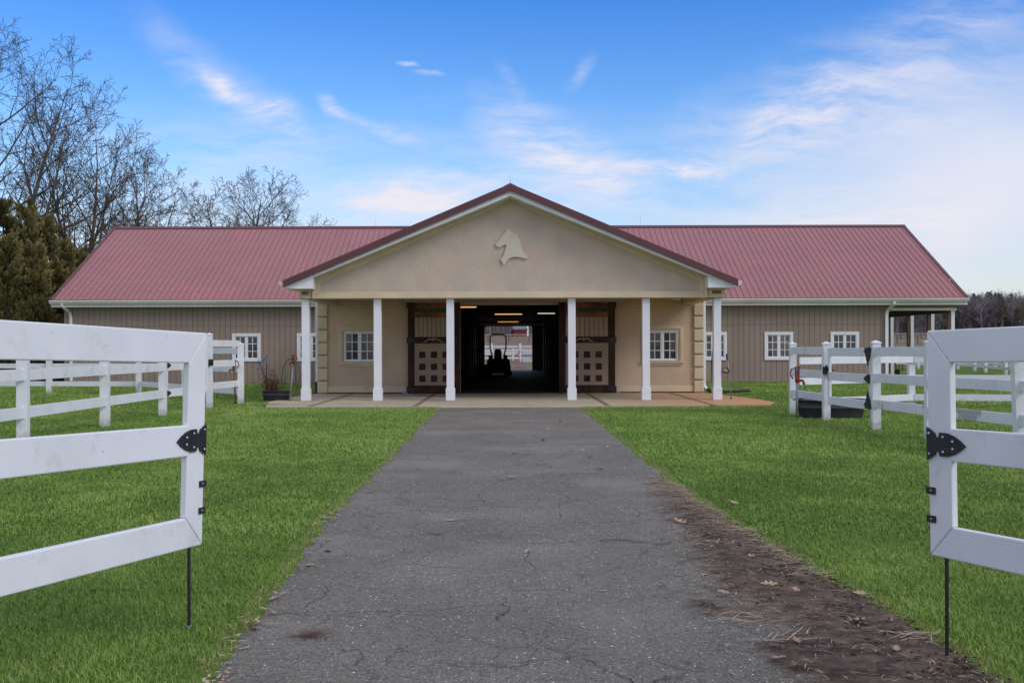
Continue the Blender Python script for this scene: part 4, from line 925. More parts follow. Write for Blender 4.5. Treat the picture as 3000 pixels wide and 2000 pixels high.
# ---------------------------------------------------------------- in the aisle: mower and tool bin
mw = thing('riding_mower', 'riding mower with roll bar, dark silhouette parked in the barn aisle', 'mower', (X(1459, 51.7), 51.7, .03))
cx = X(1459, 51.7); S_ = 51.7/3100; Ym = 51.7
def Px(q): return (q-1490)*S_
zz = lambda q: 1.35+(1020-q)*S_
b = MB(); b.box(Px(1432), Px(1488), Ym-.25, Ym+.9, .14, zz(1053)).prism([(Px(1426), Ym-.1, .22), (Px(1494), Ym-.1, .22), (Px(1494), Ym-.1, zz(1056)), (Px(1488), Ym-.1, zz(1050)), (Px(1432), Ym-.1, zz(1050)), (Px(1426), Ym-.1, zz(1056))], (0, 0, 0), (0, .7, 0))
b.build('body', 'mower', mw, bevel=.05)
for q in (1429, 1489): MB().tube([(Px(q)-.12, Ym, .30), (Px(q)-.09, Ym, .30), (Px(q)+.09, Ym, .30), (Px(q)+.12, Ym, .30)], [.22, .28, .28, .22], 24).build('wheel', 'rubber', mw)
for q in (1437, 1480): MB().tube([(Px(q)-.05, Ym+1.5, .16), (Px(q)+.05, Ym+1.5, .16)], .14, 18).build('caster_wheel', 'rubber', mw)
MB().box(Px(1430), Px(1492), Ym+.55, Ym+1.35, .12, .25).prism([(Px(1488), Ym+.6, .10), (Px(1500), Ym+.6, .04), (Px(1499), Ym+.6, .22), (Px(1492), Ym+.6, .33)], (0, 0, 0), (0, .5, 0)).build('deck', 'mower', mw, bevel=.01)
MB().box(Px(1446), Px(1471), Ym+.15, Ym+.65, zz(1053), zz(1047)).prism([(Px(1447), Ym+.1, zz(1052)), (Px(1470), Ym+.1, zz(1052)), (Px(1469), Ym+.02, zz(1028)), (Px(1466), Ym, zz(1022)), (Px(1451), Ym, zz(1022)), (Px(1448), Ym+.02, zz(1028))], (0, 0, 0), (0, .12, 0)).build('seat', 'rubber', mw, bevel=.03)
MB().tube([(Px(a), Ym-.05, zz(q)) for a, q in ((1443, 1052), (1440, 1032), (1436, 1020), (1436, 1008), (1436, 990), (1437.5, 983), (1443, 979.5), (1459, 979), (1475, 979.5), (1481, 983), (1482.5, 990), (1482.5, 1008), (1482, 1020), (1479, 1032), (1475, 1052))], .034, 10).build('roll_bar', 'mower', mw, smooth=True)
for s, a in ((-1, 1436), (1, 1482)):
    MB().tube([(Px(a), Ym+.7, zz(1055)), (Px(a)-s*.0, Ym+.68, zz(1042)), (Px(a)-s*.1, Ym+.66, zz(1036)), (Px(a)-s*.28, Ym+.64, zz(1035))], .017, 8).build('lever', 'mower', mw, smooth=True)
    box(Px(a)-.08, Px(a)+.08, Ym+.0, Ym+.35, zz(1053), zz(1040)).build('armrest', 'mower', mw, bevel=.03)
tb = thing('tool_bin', 'dark bin against the left aisle wall holding pale tool handles', 'bin', (X(1407, 49.0), 49, .03))
MB().box(X(1391, 49), X(1425, 49), 48.8, 49.3, .03, Z(1067, 49)).build('box', 'mower', tb, bevel=.02)
for i, (a0, b0, a1, b1) in enumerate(((1396, 1067, 1396, 1033), (1402, 1067, 1402, 1033), (1416, 1067, 1406, 1035))):
    h = MB().tube([(X(a0, 49), 49, Z(b0, 49)-.3), (X(a1, 49), 49, Z(b1, 49))], .018, 6)
    tag(h.build('stable_tool', 'column', None, (X(a0, 49), 49, .8)), ('leftmost upright pale tool in the dark aisle bin', 'middle upright pale tool in the dark aisle bin', 'slanting pale tool in the dark aisle bin, nearest the mower')[i], 'tool', 'tools in the bin')
rg = MB(); q = X(1586, 52)
rg.tube([(q, 52, .2), (q, 52, 1.6)], .015, 6).tube([(q+.06, 52, .5), (q+.05, 52, 1.4)], .012, 6).tube([(q+.02, 52, .2), (q+.12, 52, .15)], .015, 6)
tag(rg.build('lead_chain', 'steel', None, (q, 52, 1)), 'thin shiny metal chain hanging on the right aisle wall', 'chain')

# ---------------------------------------------------------------- behind the barn
ff = thing('yard_fence', 'white vinyl fence seen through the open barn aisle', 'fence', (X(1523, 85), 85, 0))
zb_ = .25
FP = [(X(1330, 86), 86), (X(1441, 85.5), 85.5), (X(1524, 85), 85), (X(1610, 84), 84)]
for p in FP: post(ff, p[0], p[1], 1.68, .15, z0=.0)
fence_line(ff, FP, [1.57, 1.10], .19)
f2 = thing('yard_fence', 'second lower white rail fence behind the first, seen through the aisle', 'fence', (X(1503, 92), 92, .4))
FP = [(X(1415, 92), 92), (X(1460, 92), 92), (X(1503, 92), 92), (X(1560, 92), 92)]
for p in FP: post(f2, p[0], p[1], 1.33, .13, z0=.3, cap=False)
fence_line(f2, FP, [1.26, .92, .58], .14)
sp_ = MB(); ys = 83
sp_.box(X(1530, ys), X(1570, ys), ys, ys+.05, .27, 1.25)
sp = sp_.build('panel', 'vinyl', None)
wgate = thing('livestock_panel', 'white boarded panel gate beside the fence post beyond the aisle', 'gate', (X(1545, ys), ys, .25)); sp.parent = wgate; sp.matrix_parent_inverse = Matrix.Translation(-wgate.location)
m = MB()
for q in np.arange(1531, 1570, 4.3): m.box(X(q, ys), X(q, ys)+.02, ys-.02, ys-.001, .28, 1.2)
m.box(X(1530, ys), X(1570, ys), ys-.04, ys-.021, .75, .85); m.build('slats', 'galv', wgate)
hydrant((X(1521, 82), 82, .2), (X(1521, 82), 82, .95), 'red', 'slim red yard hydrant seen through the aisle beside the white fence', 'red')
ob = MB().tube([(X(1511, 82.5), 82.5, .78), (X(1514, 82.5), 82.5, .80), (X(1518, 82.5), 82.5, .78)], [.10, .16, .10], 10)
tag(ob.build('feed_bucket', 'orange', None, (X(1514, 82.5), 82.5, .7)), 'orange bucket hung on the fence beyond the barn aisle', 'bucket')
rbn = thing('field_barn', 'small red barn with grey roof on the far hillside', 'barn', (X(1525, 236), 236, 4.0))
a, b_, y = X(1507, 236), X(1544, 236), 236
box(a, b_, y, y+8, 3.0, Z(965, y)).build('wall', 'barnred', rbn)
MB().prism([(a-.3, y-.4, Z(964, y)), (a-.3, y+4, Z(948, y)), (a-.3, y+8.4, Z(964, y))], (0, 0, 0), (b_-a+.6, 0, 0)).build('roof', 'shingle', rbn)
MB().box(b_, b_+.35, y-.1, y+.2, 3.0, Z(950, y)).box(a, b_, y-.1, y-.01, Z(966, y), Z(965, y)).build('trim', 'column', rbn)
MB().box(X(1497, y), a-.01, y+1, y+6, 3.0, Z(967, y)).build('lean_to', 'barnred', rbn)
wf_ = thing('wire_fence', 'thin wire fence on dark posts crossing the brown field far behind', 'fence', (0, 150, 2))
for k in range(-14, 60):
    x = k*2.9; MB().box(x-.05, x+.05, 150, 150.1, 1.6, 3.0+.0).build('post', 'twine', wf_) if (-14 <= k <= 34) else None
MB().box(-42, 100, 150.02, 150.06, 2.9, 2.94).box(-42, 100, 150.02, 150.06, 2.5, 2.53).build('wire', 'galv', wf_)
wr_ = thing('field_rail', 'pale rail fence line at the top of the far brown field', 'fence', (0, 205, 3))
MB().box(-60, 120, 205, 205.1, 3.95, 4.02).build('rail', 'gutter', wr_)
for k in range(-10, 30): MB().box(k*4-.08, k*4+.08, 205.11, 205.25, 2.8, 4.15).build('post', 'twine', wr_)
# wooden chair in the side bay
ch = thing('wooden_chair', 'brown slatted wooden garden chair under the open side bay of barn', 'chair', (X(2635, 47), 47, 0))
Yc = 46.6; q = lambda a: X(a, Yc); r = lambda b: Z(b, Yc)
for k in range(2):
    MB().prism([(q(2620)+k*.62, Yc, r(1060)), (q(2623)+k*.62, Yc, r(1060)), (q(2631)+k*.62, Yc, r(1097)), (q(2627)+k*.62, Yc, r(1097))], (0, 0, 0), (0, .04, 0)).build('back_post', 'chairwood', ch)
    MB().box(q(2622)+k*.65, q(2625)+k*.65, Yc-.5, Yc+.05, 0, .38).build('leg', 'chairwood', ch)
m = MB()
for z in (1092, 1095, 1098): m.box(q(2624), q(2652), Yc-.5+(z-1092)*.07, Yc-.36+(z-1092)*.07, .36, .39)
m.build('seat', 'chairwood', ch); 
m = MB().box(q(2622), q(2652), Yc+.01, Yc+.05, r(1074), r(1071))
for a in (2633, 2643): m.box(q(a), q(a+3), Yc+.012, Yc+.04, r(1090), r(1074))
m.build('backrest', 'chairwood', ch)
tag(box(q(2623), q(2652), Yc+.3, Yc+.7, r(1069.5), r(1058)).build('folded_cloth', 'column', None, (q(2635), Yc, .8), bevel=.02) if False else MB().box(q(2623), q(2652), Yc+.055, Yc+.09, r(1069.5), r(1052)).build('folded_cloth', 'column', None, (q(2635), Yc+.07, .6), bevel=.01), 'white cloth draped over the back of the wooden chair', 'cloth')

# ---------------------------------------------------------------- bare trees
def frustums(segs, ns):
    """segs: array (n, 8) x0 y0 z0 x1 y1 z1 r0 r1 -> verts, quads"""
    S = np.array(segs, dtype=float); p0, p1, r0, r1 = S[:, :3], S[:, 3:6], S[:, 6], S[:, 7]
    d = p1-p0; d /= np.linalg.norm(d, axis=1, keepdims=True)+1e-9
    ref = np.where(np.abs(d[:, 2:3]) > .9, np.array([[1., 0, 0]]), np.array([[0, 0, 1.]])); a = np.cross(d, ref); a /= np.linalg.norm(a, axis=1, keepdims=True); b = np.cross(d, a)
    V = np.zeros((len(S), 2*ns, 3))
    for k in range(ns):
        t = 2*math.pi*k/ns; o = a*math.cos(t)+b*math.sin(t); V[:, k] = p0+o*r0[:, None]; V[:, ns+k] = p1+o*r1[:, None]
    base = (np.arange(len(S))*2*ns)[:, None]; F = []
    for k in range(ns):
        k2 = (k+1) % ns; F.append(np.concatenate([base+k, base+k2, base+ns+k2, base+ns+k], 1))
    return V.reshape(-1, 3), np.concatenate(F, 0)
def grow(rd, p, d, L, r, lev, out, spread, upw, NK):
    nseg = (11, 7, 5, 4, 3)[lev]; pts = [p]; rs = [r]; dirs = [d]
    lat = Vector((d.x, d.y, 0)); bend = Vector((rd.gauss(0, .03), rd.gauss(0, .03), 0))*(.45 if lev == 0 else 1)
    for i in range(nseg):
        t = (i+1)/nseg; wob = .032 if lev == 0 else .10
        d = (d+bend+Vector((rd.gauss(0, wob), rd.gauss(0, wob), upw*(.012 if lev == 0 else .085)))).normalized()
        p = p+d*(L/nseg); pts.append(p); rs.append(max(r*(1-(.95 if lev == 0 else .82)*t), .012 if lev < 3 else .008)); dirs.append(d)
    for i in range(nseg): out.append((lev, (*pts[i], *pts[i+1], rs[i], rs[i+1])))
    if lev >= len(NK): return
    n = NK[lev]; ph = rd.uniform(0, 6.28)
    for k in range(n):
        t0 = (.34, .22, .15, .1)[lev]; t = t0+(1-t0)*((k+rd.random()*.8)/n); i = min(int(t*nseg), nseg-1); q = pts[i].lerp(pts[i+1], min(t*nseg-i, 1)); dd = dirs[i]
        ph += 2.4+rd.uniform(-.5, .5); ax = dd.orthogonal().normalized(); ax.rotate(Matrix.Rotation(ph, 3, dd)); nd = dd.copy(); nd.rotate(Matrix.Rotation(R(spread*rd.uniform(.75, 1.3)), 3, ax))
        Lf = (.46, .52, .55, .5)[lev]*(1.12-.62*t)*rd.uniform(.75, 1.25)
        grow(rd, q, nd, L*Lf, max(rs[i]*.60, .012), lev+1, out, spread, upw, NK)
def bare_tree(x, y, h, stems, seed, label, spread=40, NK=(9, 6, 5, 4), group='', z0=0, r0=.26, cat='tree'):
    rd = random.Random(seed); out = []
    root = thing('bare_tree', label, cat, (x, y, z0), group)
    base = Vector((x, y, z0-.1))
    for dx, dy, f, rf in stems:
        d = Vector((dx, dy, 1)).normalized(); grow(rd, base+Vector((dx*.3, dy*.3, 0)), d, h*.95*f, r0*rf, 0, out, spread, .5, NK)
    zs = sorted(s[1][5] for s in out); zt = zs[int(len(zs)*.995)]; f = h/(zt-z0)
    segs = []
    for dpt, s in out: segs.append((dpt, ((s[0]-x)*f+x, (s[1]-y)*f+y, (s[2]-z0)*f+z0, (s[3]-x)*f+x, (s[4]-y)*f+y, (s[5]-z0)*f+z0, max(s[6], .010), max(s[7], .008))))
    tr = [s for d_, s in segs if d_ == 0]; cr = [s for d_, s in segs if d_ > 0]
    V, F = frustums(tr, 7); npmesh('trunk', V, F, 'bark', root, nv=4, smooth=True)
    V, F = frustums(cr, 3); npmesh('crown', V, F, 'twigs', root, nv=4)
    return root
LT = 'bare trees behind the left end of the barn'
bare_tree(X(-20, 60), 60, 20.6, [(.03, 0, 1, 1), (.15, .1, .98, .75), (.30, -.1, .86, .6), (-.2, .1, .9, .8)], 11, 'tallest bare tree, cut by the left edge of the picture', 44, r0=.34, group=LT, NK=(11, 6, 5, 4))
bare_tree(X(225, 64), 64, 16.8, [(-.20, .0, .93, .7), (-.05, .1, 1, .9), (.05, -.1, .97, .75), (.15, .05, .95, .6)], 23, 'tall bare tree with several slim upright stems behind the cedars', 36, r0=.28, group=LT, NK=(10, 6, 5, 4))
bare_tree(X(165, 67), 67, 14.2, [(.50, .05, 1.1, .85)], 31, 'bare tree leaning right over the left end of the roof ridge', 38, r0=.28, group=LT)
bare_tree(X(415, 72), 72, 15.6, [(-.08, 0, .93, .8), (.06, .1, 1, 1), (.20, .0, .9, .7)], 47, 'bare tree with a wide tangled crown rising over the left roof ridge', 46, r0=.26, group=LT, NK=(10, 6, 5, 4))
bare_tree(X(690, 80), 80, 15.0, [(-.12, 0, .92, .9), (.03, .1, 1, 1), (.14, .1, .95, .8), (.27, 0, .86, .8)], 58, 'round crowned bare tree standing alone over the left roof ridge', 46, r0=.32, group=LT, NK=(13, 7, 5, 4))
bare_tree(X(575, 86), 86, 11.5, [(.03, 0, 1, 1), (-.14, .1, .85, .8)], 61, 'small thin bare tree between the two larger ones over the ridge', 42, r0=.12, group=LT, NK=(8, 5, 4))
RTG = 'bare trees standing above the far woods'
for px_, y_, top, sd, lb in ((2862, 250, 868, 3, 'small bare tree above the far woods beside the roof end'), (2936, 240, 848, 8, 'larger bare tree with a fan crown above the far woods'), (3005, 235, 840, 9, 'bare tree above the far woods cut by the right edge')):
    z0 = float(gz(0, y_)); bare_tree(X(px_, y_), y_, (Z(top, y_)-z0), [(0, 0, 1, 1), (.16, .1, .9, .7), (-.2, 0, .85, .6)], sd, lb, 44, group=RTG, z0=z0, r0=.34, NK=(10, 6, 4))

# ---------------------------------------------------------------- cedars at the left
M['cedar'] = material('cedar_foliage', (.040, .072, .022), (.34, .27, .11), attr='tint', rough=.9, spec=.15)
def cedar(x, y, h, rad, seed, label, nclump=2600):
    rg_ = np.random.default_rng(seed); root = thing('cedar_tree', label, 'tree', (x, y, 0), 'cedars crowded at the left end of the barn')
    MB().tube([(x, y, -.05), (x, y, h*.5), (x+.05, y, h*.93)], [.16, .09, .02], 8).build('trunk', 'bark', root)
    nb, per, k = 230, 24, 11
    tz = rg_.random(nb)**1.2; th = rg_.uniform(0, 2*math.pi, nb); prof = rad*np.power(1-tz, .85)*(.9+.16*np.sin(tz*7+seed+th*2))
    ax = np.stack([np.cos(th), np.sin(th), .75+.9*tz], 1)+rg_.normal(0, .16, (nb, 3)); ax /= np.linalg.norm(ax, axis=1, keepdims=True)
    bl = rg_.uniform(.45, .85, nb)*(1.1-.35*tz); ri = .25+.45*rg_.random(nb)**.6; c0 = np.stack([x+prof*ri*np.cos(th), y+prof*ri*np.sin(th), tz*h*.93+.1], 1)
    n = nb*per; C0 = np.repeat(c0, per, 0); AX = np.repeat(ax, per, 0); BL = np.repeat(bl, per)[:, None]; t = rg_.random((n, 1))**.8
    sd_ = rg_.normal(0, 1, (n, 3)); sd_ -= (sd_*AX).sum(1, keepdims=True)*AX; sd_ /= np.linalg.norm(sd_, axis=1, keepdims=True)
    c = C0+AX*BL*t+sd_*BL*.30*(1.05-t)*rg_.random((n, 1)); outd = AX+sd_*.55*(1.1-t)+rg_.normal(0, .12, (n, 3)); outd /= np.linalg.norm(outd, axis=1, keepdims=True)
    cc = np.repeat(c, k, 0); od = np.repeat(outd, k, 0); tt = np.tile(np.linspace(0, 1, k), n)[:, None]; length = np.repeat(rg_.uniform(.16, .30, n), k)[:, None]
    side = rg_.normal(0, 1, (n*k, 3)); side -= (side*od).sum(1, keepdims=True)*od; side /= np.linalg.norm(side, axis=1, keepdims=True)
    b0 = cc+od*length*tt; dirv = od*.8+side*.65*(1.1-tt); dirv /= np.linalg.norm(dirv, axis=1, keepdims=True)
    ll = (.12*(1.15-.6*tt))*rg_.uniform(.7, 1.3, (n*k, 1)); wv = np.cross(dirv, rg_.normal(0, 1, (n*k, 3))); wv /= np.linalg.norm(wv, axis=1, keepdims=True); wv *= .024
    V = np.stack([b0-wv*.6, b0+dirv*ll*.55+wv, b0+dirv*ll, b0+dirv*ll*.5-wv], 1).reshape(-1, 3)
    F = np.arange(n*k*4).reshape(-1, 4)
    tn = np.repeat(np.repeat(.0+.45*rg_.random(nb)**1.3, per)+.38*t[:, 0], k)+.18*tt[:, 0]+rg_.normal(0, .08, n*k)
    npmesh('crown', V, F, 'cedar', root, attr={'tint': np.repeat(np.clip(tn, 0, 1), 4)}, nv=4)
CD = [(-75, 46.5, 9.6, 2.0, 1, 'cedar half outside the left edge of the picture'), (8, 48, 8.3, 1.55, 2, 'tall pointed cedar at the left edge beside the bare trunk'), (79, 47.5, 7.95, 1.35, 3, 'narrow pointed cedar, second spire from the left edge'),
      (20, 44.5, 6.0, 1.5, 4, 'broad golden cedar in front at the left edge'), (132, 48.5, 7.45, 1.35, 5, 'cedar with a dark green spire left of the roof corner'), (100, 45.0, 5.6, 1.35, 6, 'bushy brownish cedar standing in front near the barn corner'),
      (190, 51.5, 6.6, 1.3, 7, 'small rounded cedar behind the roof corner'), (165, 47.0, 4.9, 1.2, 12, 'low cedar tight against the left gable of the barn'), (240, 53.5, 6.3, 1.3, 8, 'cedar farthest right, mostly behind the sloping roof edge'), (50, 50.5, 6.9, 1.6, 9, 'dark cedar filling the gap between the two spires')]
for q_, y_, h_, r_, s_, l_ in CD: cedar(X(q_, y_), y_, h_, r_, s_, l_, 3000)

# ---------------------------------------------------------------- far woods (one mass)
def woods():
    rg_ = np.random.default_rng(77); segs = []
    n = 1700; xs = rg_.uniform(-70, 175, n); ys = rg_.uniform(238, 370, n)
    for x, y in zip(xs, ys):
        z = float(gz(0, y)); h = rg_.uniform(6.5, 11.5); 
        segs.append((x, y, z, x+rg_.normal(0, .3), y, z+h*.75, .16, .07))
        for k in range(22):
            t = rg_.uniform(.25, .95); bx = x; bz = z+h*.75*t; a = rg_.uniform(0, 6.28); l = rg_.uniform(1.0, 2.8)*(1.15-t*.4)
            ex, ey, ez = bx+math.cos(a)*l*.7, y+math.sin(a)*l*.7, bz+l*rg_.uniform(.5, 1.1)
            segs.append((bx, y, bz, ex, ey, ez, .06, .035))
            for q in range(4):
                u = rg_.uniform(.3, 1); mx, my, mz = bx+(ex-bx)*u, y+(ey-y)*u, bz+(ez-bz)*u
                segs.append((mx, my, mz, mx+rg_.normal(0, .6), my+rg_.normal(0, .6), mz+rg_.uniform(.2, 1.3), .035, .02))
    V, F = frustums(segs, 3)
    tag(npmesh('woods', V, F, material('far_twigs', (.235, .20, .215), (.165, .142, .152), .06, .95), nv=4), 'mass of bare brown woods on the far hillside', 'woods', kind='stuff')  # grey-purple twigs; slight haze is put into the colour too
    # evergreens among them
    rg_ = np.random.default_rng(78); VV = []; FF = []; TT = []
    for i in range(150):
        x = rg_.uniform(60, 150); y = rg_.uniform(240, 320); z = float(gz(0, y)); h = rg_.uniform(5, 9.5); rad = h*.22
        k = 420; tz = rg_.random(k)**1.1; th = rg_.uniform(0, 6.28, k); rr = rad*(1-tz)**.7*(.5+.6*rg_.random(k)); c = np.stack([x+rr*np.cos(th), y+rr*np.sin(th), z+.6+tz*h], 1)
        a = rg_.normal(0, .32, (k, 3)); b = rg_.normal(0, .32, (k, 3)); VV.append(np.stack([c, c+a, c+b], 1).reshape(-1, 3)); TT.append(np.repeat(rg_.random(k), 3))
    V = np.concatenate(VV); tag(npmesh('evergreen_woods', V, np.arange(len(V)).reshape(-1, 3), material('far_pine', (.060, .074, .060), (.115, .125, .095), attr='tint', rough=.95), attr={'tint': np.concatenate(TT)}), 'dark evergreens mixed in the far hillside woods', 'woods', kind='stuff')
woods()

# ---------------------------------------------------------------- grass
def grass():
    m = bpy.data.materials.new('grass_blades'); m.use_nodes = True; nt = m.node_tree; N = nt.nodes; L = nt.links; b = N['Principled BSDF']; b.inputs['Roughness'].default_value = .6; b.inputs['Specular IOR Level'].default_value = .25
    a = N.new('ShaderNodeAttribute'); a.attribute_name = 'tint'; r = N.new('ShaderNodeValToRGB'); L.new(a.outputs['Fac'], r.inputs[0]); e = r.color_ramp.elements
    e[0].position = 0; e[0].color = (.115, .20, .034, 1); e[1].position = 1; e[1].color = (.36, .29, .15, 1)
    for p, c in ((.35, (.200, .310, .058, 1)), (.62, (.290, .415, .085, 1)), (.80, (.40, .50, .15, 1)), (.88, (.40, .36, .17, 1))): k = e.new(p); k.color = c
    L.new(r.outputs[0], b.inputs['Base Color'])
    tr = N.new('ShaderNodeBsdfTranslucent'); L.new(r.outputs[0], tr.inputs[0]); ms = N.new('ShaderNodeMixShader'); ms.inputs[0].default_value = .10
    L.new(b.outputs[0], ms.inputs[1]); L.new(tr.outputs[0], ms.inputs[2]); L.new(ms.outputs[0], N['Material Output'].inputs[0])
    V = []; T = []; F = []; off = 0
    def band(y0, y1, dens, hl, wd, curved, hw=.56):
        nonlocal off
        area = (y1-y0)*(y0+y1)*hw; n = int(area*dens); y = rng.uniform(y0, y1, n); x = rng.uniform(-1, 1, n)*hw*y1
        keep = np.abs(x) < hw*y; x, y = x[keep], y[keep]
        le, re = ledge(y)-.055, redge(y)+.03; jit = rng.normal(0, .02, len(y))
        ok = ((x < le+jit) | (x > re-jit)) | (y > 24.0)
        slabm = (y > 24.05) & (x > -5.75) & (x < 6.25-(y-25)*.06) & (y < 31.5)
        ok &= ~slabm & ~((y > 31.0) & (x > -5.7) & (x < 5.8)) & ~((y > 23.98) & (x > -1.6) & (x < 1.7))
        ok &= ~((np.abs(x-X(2433, 20.35)) < .6) & (np.abs(y-20.35) < .42)) & (y < 41.3)
        x, y, le, re = x[ok], y[ok], le[ok], re[ok]; n = len(x)
        patch = vnoise(x, y, 1.1)*.4+vnoise(x+50, y, 4.3)*.35+vnoise(x, y+30, .3)*.25
        h = hl*(.7+.6*patch)*rng.uniform(.6, 1.25, n); edge = np.minimum(np.abs(x-le), np.abs(x-re)); edge = np.where(y > 24, 9, edge); h *= np.where(edge < .12, .62, 1)
        an = rng.uniform(0, 2*np.pi, n); ln = rng.uniform(.2, 1.5, n)*h*np.where(edge < .08, .5, 1); dx, dy = np.cos(an)*ln, np.sin(an)*ln; wa = an+np.pi/2+rng.normal(0, .5, n); w = wd*rng.uniform(.7, 1.3, n); wx, wy = np.cos(wa)*w/2, np.sin(wa)*w/2
        tint = np.clip(.36+.85*(patch-.5)+rng.normal(0, .14, n), 0, .82); dead = rng.random(n) < np.where(edge < .07, .40, .018); tint = np.where(dead, rng.uniform(.84, 1, n), tint)
        z0 = np.zeros(n)-.004
        if curved:
            P = np.stack([np.stack([x-wx, y-wy, z0], 1), np.stack([x+wx, y+wy, z0], 1), np.stack([x+dx*.35+wx*.8, y+dy*.35+wy*.8, h*.62], 1), np.stack([x+dx*.35-wx*.8, y+dy*.35-wy*.8, h*.62], 1), np.stack([x+dx, y+dy, h*.93], 1)], 1)
            V.append(P.reshape(-1, 3)); T.append(np.repeat(tint, 5)); bs = (np.arange(n)*5)[:, None]+off
            for t in ((0, 1, 2), (0, 2, 3), (3, 2, 4)): F.append(bs+np.array([t]))
            off += 5*n
        else:
            P = np.stack([np.stack([x-wx, y-wy, z0], 1), np.stack([x+wx, y+wy, z0], 1), np.stack([x+dx, y+dy, h], 1)], 1)
            V.append(P.reshape(-1, 3)); T.append(np.repeat(tint, 3)); F.append((np.arange(n)*3)[:, None]+off+np.array([[0, 1, 2]])); off += 3*n
    band(3.2, 7.5, 15000, .031, .0034, True, .60)
    band(7.5, 13, 6200, .031, .0058, True, .58)
    band(13, 24, 1700, .034, .013, False, .53)
    band(24, 41.3, 500, .034, .024, False, .52)
    V_ = np.concatenate(V); F_ = np.concatenate(F); T_ = np.concatenate(T)
    print('grass tris', len(F_))
    tag(npmesh('grass', V_, F_, m, attr={'tint': T_}), 'short green lawn grass on both sides of the driveway', 'grass', kind='stuff')
grass()

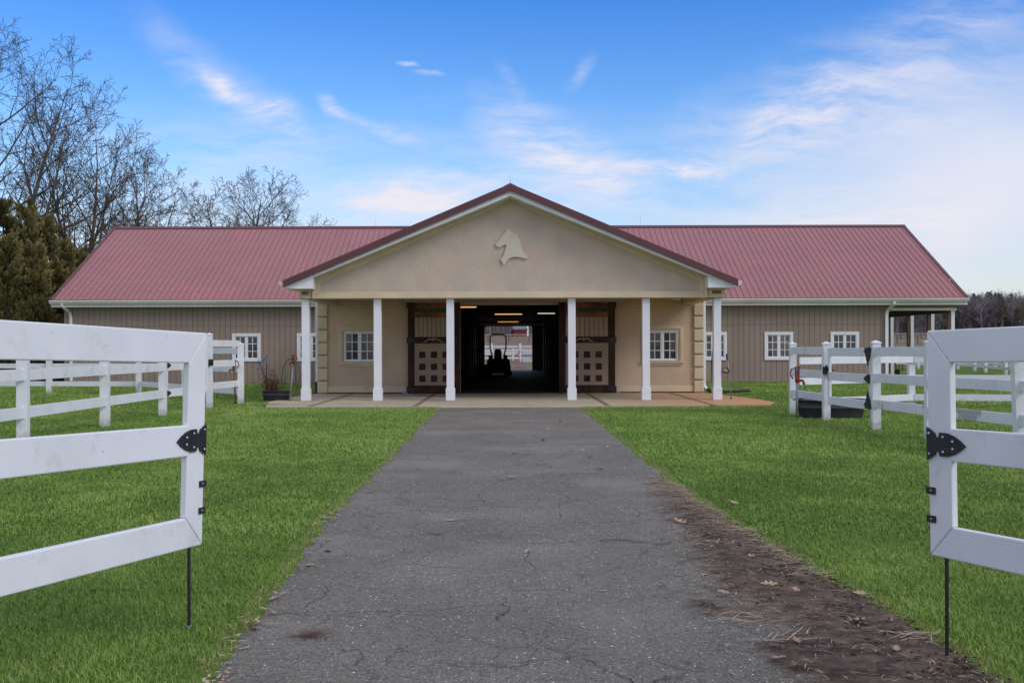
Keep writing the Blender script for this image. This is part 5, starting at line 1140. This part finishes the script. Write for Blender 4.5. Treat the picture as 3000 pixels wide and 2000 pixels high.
# ---------------------------------------------------------------- litter on the drive
def litter():
    rg_ = np.random.default_rng(21); V = []; F = []; T = []
    def straw(x, y, l, w, z, tint, az=None, bend=.3):
        az = rg_.uniform(0, 6.28) if az is None else az; a2 = az+rg_.normal(0, bend); p = np.array([x, y, z]); d1 = np.array([math.cos(az), math.sin(az), rg_.uniform(-.05, .15)])*l/2; d2 = np.array([math.cos(a2), math.sin(a2), rg_.uniform(-.15, .05)])*l/2
        n = np.array([-math.sin(az), math.cos(az), 0])*w/2; i = len(V); V.extend([p-n, p+n, p+d1+n, p+d1-n, p+d1+d2]); F.extend([(i, i+1, i+2), (i, i+2, i+3), (i+3, i+2, i+4)]); T.extend([tint]*5)
    for k in range(1500):   # mat of straw at the right edge
        y = rg_.uniform(6.2, 10.6); e_ = float(redge(y)); x = e_-abs(rg_.normal(0, .09))-.01
        straw(x, y, rg_.uniform(.05, .16), .004, rg_.uniform(.015, .04), rg_.uniform(0, .7), az=rg_.choice([0, 3.14])+rg_.normal(-.3, .5))
    for k in range(2600):
        y = rg_.uniform(3.6, 11.5); a = float(interp(DI, y)); e_ = float(redge(y)); x = rg_.uniform(a-.1, e_)
        straw(x, y, rg_.uniform(.015, .08), .0042, rg_.uniform(.02, .04), rg_.uniform(0, 1))
    for k in range(1500):
        y = rg_.uniform(3.8, 23.5)
        if vnoise(y, y*0+4, 2.3) < .52 and rg_.random() < .8: continue
        x = float(ledge(y))+rg_.normal(-.01, .035); straw(x, y, rg_.uniform(.02, .09), rg_.choice([.004, .012]), rg_.uniform(.014, .035), rg_.uniform(0, .8), bend=.8)
    for k in range(420):    # leaf bits near the slab
        y = rg_.uniform(21.2, 23.8); x = rg_.uniform(-1.5, .2) if k % 3 else rg_.uniform(.2, 1.6); y = y if rg_.random() < .5 else rg_.uniform(23, 23.9); straw(x, y, rg_.uniform(.03, .09), .014, .02, rg_.uniform(.2, 1), bend=1)
    for k in range(260):    # brown pile by the left end of the slab
        straw(X(790, 25.2)+rg_.normal(0, .17), 25.2+rg_.normal(0, .12), rg_.uniform(.03, .09), .015, rg_.uniform(.02, .07), rg_.uniform(.0, .8), bend=1)
    for k in range(260):    # long straws
        pass
    for px_, py_, n_ in ((2680, 1870, 14), (2200, 1560, 16), (2380, 1690, 12), (2300, 1880, 14), (2180, 1820, 14), (2120, 1600, 8)):
        y = 1.33*3100/(py_-1020); x = X(px_, y)
        for k in range(n_): straw(x+rg_.normal(0, .06), y+rg_.normal(0, .05), rg_.uniform(.10, .22), .006, rg_.uniform(.02, .045), rg_.uniform(0, .3), az=rg_.choice([.2, 2.8, 3.3, .9])+rg_.normal(0, .2))
    o = npmesh('straw_litter', np.array(V), np.array(F), 'straw', attr={'tint': np.array(T)}); tag(o, 'dry straw and leaf bits along the driveway edges', 'litter', kind='stuff')
    V.clear(); F.clear(); T.clear()
    for k in range(3800):
        y = rg_.uniform(3.4, 9.5); e_ = float(redge(y)); x = e_+.03-abs(rg_.normal(0, .22)); 
        if y > 6.8 and rg_.random() > (9.5-y)/2.7: continue
        if x < float(interp(DI, y)): continue
        c = np.array([x, y, .022+abs(rg_.normal(0, .008))]); q = rg_.normal(0, 1, (4, 3))*rg_.uniform(.002, .008)*np.array([1.4, 1.4, .45]); i = len(V); V.extend([c+v for v in q]); F.extend([(i, i+1, i+2), (i, i+2, i+3), (i, i+3, i+1), (i+1, i+3, i+2)]); T.extend([rg_.random()**3]*4)
    tag(npmesh('mulch', np.array(V), np.array(F), material('mulch', (.040, .026, .019), (.30, .21, .14), attr='tint', rough=.95), attr={'tint': np.array(T)}), 'dark crumbly mulch along the right driveway edge', 'mulch', kind='stuff')
    # brown tuft of pine needles on the asphalt
    V.clear(); F.clear(); T.clear(); y = 1.34*3100/(1862-1020); x = X(905, y)
    for k in range(240): straw(x+rg_.normal(0, .05), y+rg_.normal(0, .035), rg_.uniform(.03, .07), .0022, .013+abs(rg_.normal(0, .012)), rg_.uniform(0, 1))
    mm = material('pine_needles', (.20, .085, .055), (.10, .045, .035), attr='tint', rough=.8)
    tag(npmesh('needle_clump', np.array(V), np.array(F), mm, attr={'tint': np.array(T)}), 'reddish brown clump of pine needles on the asphalt, near left', 'needles', kind='stuff')
    # single leaves
    def leaf_mesh(seed):
        rd = random.Random(seed); n = 15; out = []
        for k in range(n):
            t = k/(n-1); w = math.sin(math.pi*min(t*1.05, 1))**.8*(.30+.14*math.cos(t*22+seed)); out.append((t, w))
        curl = rd.uniform(.1, .5); V = []; F = []
        for t, w in out:
            x = (t-.5); zc = .10+curl*(t-.5)**2
            V += [(x, -w*.75, zc+abs(w)*curl*.9), (x, 0, zc), (x, w*.75, zc+abs(w)*curl*.7)]
        for k in range(n-1): F += [(k*3, k*3+3, k*3+4, k*3+1), (k*3+1, k*3+4, k*3+5, k*3+2)]
        V += [(-.5, -.012, .12), (-.5, .012, .12), (-.78, 0, .08)]; F.append((len(V)-3, len(V)-2, len(V)-1))
        mb = MB(); mb.add(V, F); return mb
    protos = []
    spots = [(958, 1612, 1), (1545, 1615, 1), (1730, 1340, 1), (2117, 1747, 1.2), (2250, 1725, 1.3), (1990, 1533, 1.1), (2110, 1355, 1), (1780, 1310, .8), (2280, 1625, 1.2), (2345, 1662, 1.3), (2520, 1752, 1.1), (2520, 1835, 1.4), (2280, 1942, 1.2), (2240, 1815, 1.1), (1510, 1326, 1), (1497, 1398, .9), (1503, 1327, .8), (1590, 1291, 1), (1604, 1256, .8), (1708, 1321, .9), (1755, 1375, .9), (1765, 1730, .7), (735, 1843, 1.3), (800, 1752, 1), (1320, 1523, .8), (2060, 1685, .7), (1985, 1685, .7), (2330, 1740, 1), (2330, 1890, .9), (1765, 1250, .8), (1395, 1225, 1), (1440, 1222, 1), (1640, 1235, .9), (2460, 1905, 1), (2130, 1905, .8), (2200, 1640, 1), (1085, 1440, .8), (905, 1655, .9), (2625, 1915, .9), (2150, 1475, 1)]
    for i, (px_, py_, s) in enumerate(spots):
        y = (CAMZ-.015)*3100/(py_-1020); x = X(px_, y)
        if i < 6: ob = leaf_mesh(i+1).build('dry_leaf', 'leafdry'); protos.append(ob.data)
        else: ob = bpy.data.objects.new('dry_leaf', protos[i % 6]); C.objects.link(ob)
        sz = (.078 if y < 8 else .12)*s; dirtz = .028 if px_ > 2090 and py_ > 1500 else .008
        ob.location = (x, y, dirtz); ob.scale = (sz, sz, sz); ob.rotation_euler = (rg_.normal(0, .2), rg_.normal(0, .2), rg_.uniform(0, 6.28))
        if x < -1.0: tag(ob, 'dry brown leaf caught at the left grass edge of the driveway', 'leaf', 'dry leaves at the left edge')
        elif x > float(interp(DI, y))-.05 and y < 11: tag(ob, 'dry brown leaf lying on the dark dirt strip at right', 'leaf', 'dry leaves on the dirt strip')
        elif y > 15: tag(ob, 'small dry leaf on the far end of the driveway near the porch', 'leaf', 'dry leaves near the porch')
        else: tag(ob, 'small curled dry leaf lying on the bare asphalt, nearer half of the driveway', 'leaf', 'dry leaves on the asphalt')
litter()
